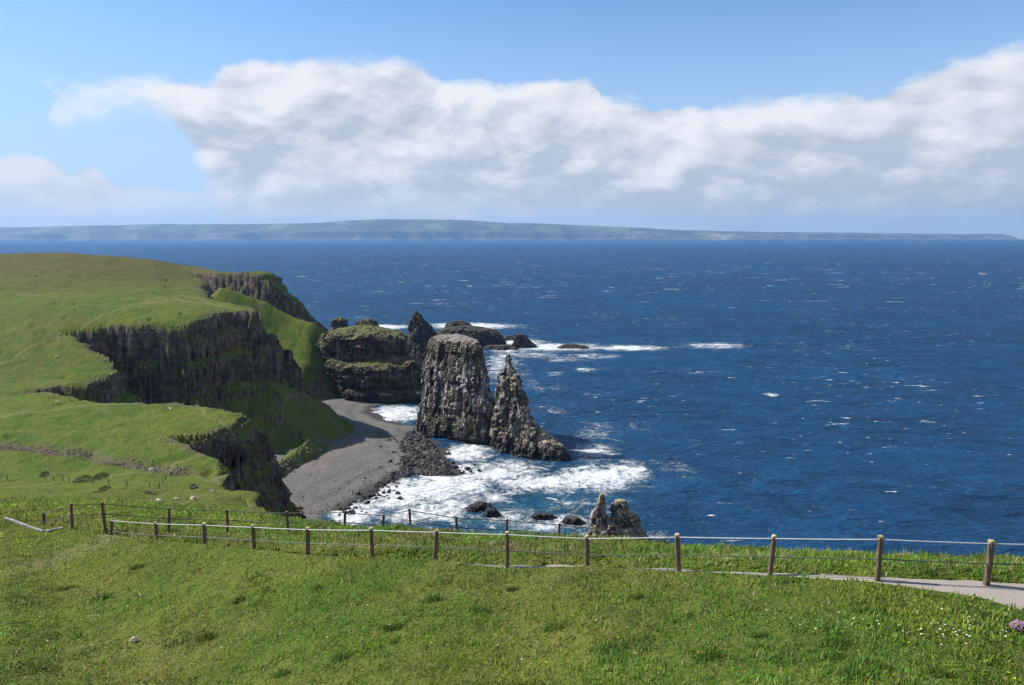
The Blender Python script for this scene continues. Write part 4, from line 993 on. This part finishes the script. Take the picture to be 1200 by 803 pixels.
for u, v, Yf, rz, lab in ((67, 474.5, 250, .3, 'white sheep on the lower plateau left of the bluff'), (200, 482, 243, 2.6, 'white sheep on the lower plateau close to the bluff edge'), (69, 394, 385, 1.0, 'white sheep on the grass beside the head of the shaded gully, upper of two'), (66, 420, 330, 0.1, 'white sheep on the grass beside the shaded gully, lower of two'), (177, 553.5, 179, 0.6, 'white sheep grazing near the corner of the distant stock fence')):
    p = hit(u, v); z = p[2]
    o = bpy.data.objects.new('sheep', sm_); COL.objects.link(o); o.location = (p[0], p[1], z - .02); o.rotation_euler = (0, 0, rz); tag(o, lab, 'sheep', 'sheep on the plateau')
pale = [boulder_mesh('boulder', 50 + i, M_stone, 3, 0.7) for i in range(3)]
for i, (u, v, Yf, r, lab) in enumerate(((186, 587.5, 148, .55, 'pale boulder on the grass bank behind the fence, leftmost of three'), (207, 586, 149, .5, 'pale boulder on the grass bank behind the fence, middle of three'), (226, 585, 150, .6, 'pale boulder on the grass bank behind the fence, nearest the bluff'), (227, 573, 158, 1.0, 'dark boulder on the grassy lip above the bluff cliff'))):
    p = hit(u, v); z = p[2]
    o = bpy.data.objects.new('boulder', pale[i % 3] if i < 3 else bmeshes[2]); COL.objects.link(o); o.location = (p[0], p[1], z + r * .25); o.scale = (r * 1.3, r, r); o.rotation_euler = (0, 0, i); tag(o, lab, 'boulder')
# broken stones along the bank scar and the cliff rims: each too small and too many to tell apart
def samp_rim():
    while True:
        i = random.randrange(len(SCARP) - 1); t = random.random()
        x = SCARP[i][0] * (1 - t) + SCARP[i + 1][0] * t + random.gauss(0, 1.3); y = SCARP[i][1] * (1 - t) + SCARP[i + 1][1] * t + random.gauss(0, 1.6)
        if vnoise(x * .12, y * .12) > -0.6: return x, y, float('nan')
rubble('scarp_stones', 800, samp_rim, 0.12, 0.5, simple('earthy_stone', (0.09, 0.065, 0.045), (0.26, 0.215, 0.165), 1.2), 'brown stones and clods along the eroded bank across the plateau')
rimpts = [(-91, 203), (-97, 212), (-86, 222), (-84.5, 243), (-97, 250), (-113, 254), None, (-158, 281), (-157, 300), (-174, 321), (-184, 332), None, (-186, 351), (-166, 351), (-149, 352), None, (-144, 366), (-143, 383), (-128, 389)]
segs = [(a, b) for a, b in zip(rimpts[:-1], rimpts[1:]) if a and b]
hs = [hit(u, v) for u, v in ((236, 309), (246, 316), (253, 323), (259, 331), (270, 338))]
segs += [(tuple(a[:2]), tuple(b[:2])) for a, b in zip(hs[:-1], hs[1:])] * 2
def samp_edge():
    a, b = random.choice(segs); t = random.random(); x = a[0] * (1 - t) + b[0] * t - abs(random.gauss(0, 2.0)) + .5; y = a[1] * (1 - t) + b[1] * t + random.gauss(0, 1.5)
    return x, y, float('nan')
rubble('rim_stones', 420, samp_edge, 0.2, 0.75, simple('pale_rim_stone', (0.13, 0.115, 0.09), (0.33, 0.30, 0.25), 0.9), 'pale broken rock along the sunlit cliff rims')  # pale tone is the rim rock's own colour
# low dark shrubs on the plateau
def shrub(u, v, Yf, rx, ry, hh, lab, nleaf):
    p = hit(u, v); z = p[2]
    e = empty('shrub', (p[0], p[1], z), lab, 'shrub', 'low shrubs on the plateau'); co, fc = [], []
    for i in range(nleaf):
        a = random.random() * 6.28; r = math.sqrt(random.random()); x, y = rx * r * math.cos(a), ry * r * math.sin(a)
        zz = hh * math.sqrt(max(0, 1 - r * r)) * random.uniform(.35, 1.0) * (1 + .35 * vnoise(x * 1.1, y * 1.1, u)); s = random.uniform(.07, .15); d = RNG.normal(0, 1, (2, 3)); d /= np.linalg.norm(d, axis=1)[:, None]; c = np.array([x, y, zz]); b = len(co)
        co += [c - d[0] * s, c - d[1] * s * .6, c + d[0] * s, c + d[1] * s * .6]; fc.append((b, b + 1, b + 2, b + 3))
    mesh_arrays('foliage', np.array(co), np.array(fc), mat=M_shrub, parent=e)
    tube('stem', [np.array([p[0], p[1], z - .2]), np.array([p[0] + .1, p[1], z + hh * .3]), np.array([p[0] + .2, p[1] + .1, z + hh * .7])], .05, M_raildark, e)
M_shrub = simple('shrub_leaves', (0.030, 0.048, 0.016), (0.060, 0.085, 0.024), 2.0, 0.8, 0.1, 0.02)
shrub(96, 564, 165, 1.7, 3.0, .8, 'low dark shrub by the distant fence, left of the pair', 900); shrub(118, 560, 168, 1.6, 2.4, .8, 'low dark shrub by the distant fence, right of the pair', 800)
shrub(122, 574, 160, 1.0, 2.0, .6, 'small dark shrub below the distant fence line', 450); shrub(52, 558, 169, .7, 1.6, .9, 'small dark bush hugging the distant fence, leftmost of the bushes', 450)

# ------------------------------------------------------------------ haze
def box(name, lo, hi, mat):
    x0, y0, z0 = lo; x1, y1, z1 = hi
    co = [(x0, y0, z0), (x1, y0, z0), (x1, y1, z0), (x0, y1, z0), (x0, y0, z1), (x1, y0, z1), (x1, y1, z1), (x0, y1, z1)]
    return mesh_arrays(name, np.array(co, float), np.array([(0, 3, 2, 1), (4, 5, 6, 7), (0, 1, 5, 4), (1, 2, 6, 5), (2, 3, 7, 6), (3, 0, 4, 7)]), mat=mat)
hm = bpy.data.materials.new('sea_haze'); hm.use_nodes = True; hm.node_tree.nodes.clear()
ho = hm.node_tree.nodes.new('ShaderNodeOutputMaterial'); hv = hm.node_tree.nodes.new('ShaderNodeVolumePrincipled')
hv.inputs['Color'].default_value = (0.28, 0.53, 0.95, 1); hv.inputs['Density'].default_value = 3.3e-5; hv.inputs['Anisotropy'].default_value = 0.2
hm.node_tree.links.new(hv.outputs[0], ho.inputs['Volume'])
hz = box('haze', (-30000, -60, -9), (30000, 23500, 600), hm); tag(hz, 'thin blue sea haze over the strait', 'haze', kind='stuff')

# ------------------------------------------------------------------ sun and sky
SUN_EL = math.radians(39.5); sunv = np.array([-1.0, 0.26]); sunv /= np.linalg.norm(sunv)
sd_ = Vector((sunv[0] * math.cos(SUN_EL), sunv[1] * math.cos(SUN_EL), math.sin(SUN_EL)))
L = bpy.data.lights.new('sun', 'SUN'); L.energy = 5.0; L.angle = math.radians(0.5); L.color = (1.0, 0.95, 0.87)
lo = bpy.data.objects.new('sun', L); COL.objects.link(lo); lo.rotation_euler = (-sd_).to_track_quat('-Z', 'Y').to_euler()

W = bpy.data.worlds.new("World"); scene.world = W; W.use_nodes = True
wt = W.node_tree; wt.nodes.clear()
class WN(NT):
    def __init__(s): s.t = wt; s.out = wt.nodes.new('ShaderNodeOutputWorld')
w = WN()
sky = w.n('ShaderNodeTexSky', sky_type='NISHITA', sun_disc=False, sun_elevation=SUN_EL, sun_rotation=math.atan2(sunv[0], sunv[1]), altitude=100, air_density=1.0, dust_density=0.4, ozone_density=2.5)
dirv = w.n('ShaderNodeTexCoord').outputs['Generated']
sx = w.n('ShaderNodeSeparateXYZ', {0: dirv})
az = w.math('ARCTAN2', sx.outputs[0], sx.outputs[1])
el = w.math('ARCSINE', sx.outputs[2])
comb = w.n('ShaderNodeCombineXYZ', {0: az, 1: el, 2: 0.0})
pc = comb.outputs[0]
def curve(val, pts, lo, hi):
    """piecewise curve over azimuth: pts are (azimuth rad, value)"""
    nd = w.n('ShaderNodeFloatCurve'); m = nd.mapping; cu = m.curves[0]
    xs = [(a - lo) / (hi - lo) for a, _ in pts]
    vals = [v for _, v in pts]
    for i, (x, y) in enumerate(zip(xs, vals)):
        if i == 0: cu.points[0].location = (x, y)
        elif i == len(xs) - 1: cu.points[1].location = (x, y)
        else: cu.points.new(x, y)
    for q in cu.points: q.handle_type = 'AUTO_CLAMPED'
    m.update()
    f = w.n('ShaderNodeMapRange', {0: val, 1: lo, 2: hi, 3: 0.0, 4: 1.0}); w.set(nd.inputs['Value'], f.outputs[0]); return nd.outputs[0]
def ae(u, v):
    """azimuth and elevation of a direction in the sky"""
    b = -(v - 401.5) / F; x, y, z = (u - 600) / F, CP + b * SP, -SP + b * CP
    return math.atan2(x, y), math.asin(z / math.sqrt(x * x + y * y + z * z))
a0_, a1_ = ae(90, 200)[0], ae(200, 200)[0]
topc = curve(az, [(-1.2, .12), ae(-200, 110), ae(30, 205), ae(66, 112), ae(110, 97), ae(180, 92), ae(245, 92), ae(262, 76), ae(350, 70), ae(480, 74), ae(520, 93), ae(600, 94), ae(690, 88), ae(706, 108), ae(780, 123), ae(870, 120), ae(990, 114), ae(1050, 98), ae(1110, 74), ae(1200, 54), ae(1350, 35), (1.2, .16)], -1.2, 1.2)
botc = curve(az, [(-1.2, .1), ae(60, 118), ae(120, 122), ae(185, 127), ae(205, 142), ae(224, 180), ae(246, 225), ae(275, 265), (-0.29, 0.0), (1.2, 0.0)], -1.2, 1.2)
topl = curve(az, [(-1.2, .06), ae(-100, 172), ae(0, 181), ae(30, 178), ae(58, 186), ae(78, 197), ae(112, 192), ae(130, 206), ae(160, 214), ae(220, 222), ae(300, 215), (1.2, .05)], -1.2, 1.2)
pn = w.scaled(pc, 1, 1.9, 1)
nA = w.noise(pn, 6.0, 8, 0.54, 0.25); nB = w.noise(pn, 17.0, 8, 0.62, 0.3)
off = w.n('ShaderNodeVectorMath', operation='ADD'); w.set(off.inputs[0], pn); off.inputs[1].default_value = (-0.020, 0.032, 0.0)
nA2 = w.noise(off.outputs[0], 6.0, 5, 0.54, 0.25)
edge_n = w.math('ADD', w.math('MULTIPLY', w.math('SUBTRACT', nA, 0.5), 0.055), w.math('MULTIPLY', w.math('SUBTRACT', nB, 0.5), 0.034))
dT = w.math('ADD', w.math('SUBTRACT', topc, el), edge_n)
soft = w.ramp(nA, 0.35, 0.65, 0.005, 0.019)
mT = w.ramp(w.math('DIVIDE', dT, soft), -0.35, 1.0)
dB = w.math('ADD', w.math('SUBTRACT', el, botc), w.math('MULTIPLY', edge_n, 2.4))
mB = w.ramp(dB, -0.022, 0.040)
main = w.math('MULTIPLY', mT, mB)
nC = w.noise(pc, 42.0, 6, 0.55, 0.2)
dl = w.math('ADD', w.math('SUBTRACT', topl, el), w.math('ADD', w.math('MULTIPLY', edge_n, 0.25), w.math('MULTIPLY', w.math('SUBTRACT', nC, 0.5), 0.022)))
low = w.math('MULTIPLY', w.ramp(dl, -0.001, 0.009), w.ramp(az, a0_, a1_, 0.95, 0.55))
# wisps above
wn = w.noise(w.scaled(pc, 1, 2.2, 1), 9.0, 8, 0.65, 0.6)
wis = w.math('MULTIPLY', w.ramp(wn, 0.60, 0.80, 0, 0.55), w.ramp(el, 0.16, 0.24, 1, 0))
mask = w.math('MAXIMUM', w.math('MAXIMUM', main, low), wis, True)
# shading of the cloud: sun from upper left, thick grey undersides
lit = w.math('ADD', w.math('MULTIPLY', w.math('SUBTRACT', nA, nA2), 4.2), 0.52)
thick = w.ramp(dT, 0.0, 0.13)
right = w.ramp(az, -0.15, 0.45)
shade = w.math('SUBTRACT', lit, w.math('MULTIPLY', thick, w.math('ADD', 0.30, w.math('MULTIPLY', right, 0.22))))
shade = w.math('ADD', shade, w.math('MULTIPLY', w.math('SUBTRACT', nB, 0.5), 0.9))
shade = w.math('ADD', shade, w.ramp(dT, 0.0, 0.06, 0.22, 0.0))
cc = w.mix(w.ramp(shade, 0.02, 0.80, 0, 1, False), (4.2, 4.7, 5.5), (7.3, 7.4, 7.75))
hb = w.ramp(el, 0.0, 0.075, 1, 0)
cc = w.mix(w.math('MULTIPLY', hb, 0.75), cc, w.mix(right, (5.6, 5.85, 6.1), (3.6, 4.3, 4.8)))
skc = w.n('ShaderNodeVectorMath', operation='MULTIPLY'); w.set(skc.inputs[0], sky.outputs[0]); skc.inputs[1].default_value = (0.84, 1.10, 1.36)
lowonly = w.math('MULTIPLY', low, w.math('SUBTRACT', 1.0, main))
cc = w.mix(w.math('MULTIPLY', lowonly, w.ramp(dl, 0.0, 0.05, 0.95, 0.35)), cc, (6.6, 6.75, 7.1))
skp = w.mix(w.ramp(el, 0.0, 0.34, 0.88, 0.0), skc.outputs[0], (4.2, 5.6, 7.4))
colr = w.mix(mask, skp, cc)
below = w.ramp(el, -0.02, 0.0)
bg = w.n('ShaderNodeBackground'); w.set(bg.inputs['Color'], colr); bg.inputs['Strength'].default_value = 0.074
wt.links.new(bg.outputs[0], w.out.inputs['Surface'])

# ------------------------------------------------------------------ camera and render settings
cam = bpy.data.cameras.new('camera'); cam.sensor_width = 36.0; cam.lens = 36.0 * F / 1200.0; cam.clip_start = 0.1; cam.clip_end = 80000
co_ = bpy.data.objects.new('camera', cam); COL.objects.link(co_); co_.location = (0, 0, CAM_H); co_.rotation_euler = (math.pi / 2 - PITCH, 0, 0)
scene.camera = co_
scene.view_settings.view_transform = 'Standard'; scene.view_settings.look = 'None'; scene.view_settings.exposure = 0.72; scene.view_settings.gamma = 1.0; scene.view_settings.use_curve_mapping = False
scene.render.engine = 'CYCLES'
scene.cycles.use_denoising = True
scene.cycles.max_bounces = 5; scene.cycles.diffuse_bounces = 2; scene.cycles.glossy_bounces = 2; scene.cycles.transmission_bounces = 2; scene.cycles.volume_bounces = 0; scene.cycles.transparent_max_bounces = 4
scene.cycles.caustics_reflective = False; scene.cycles.caustics_refractive = False
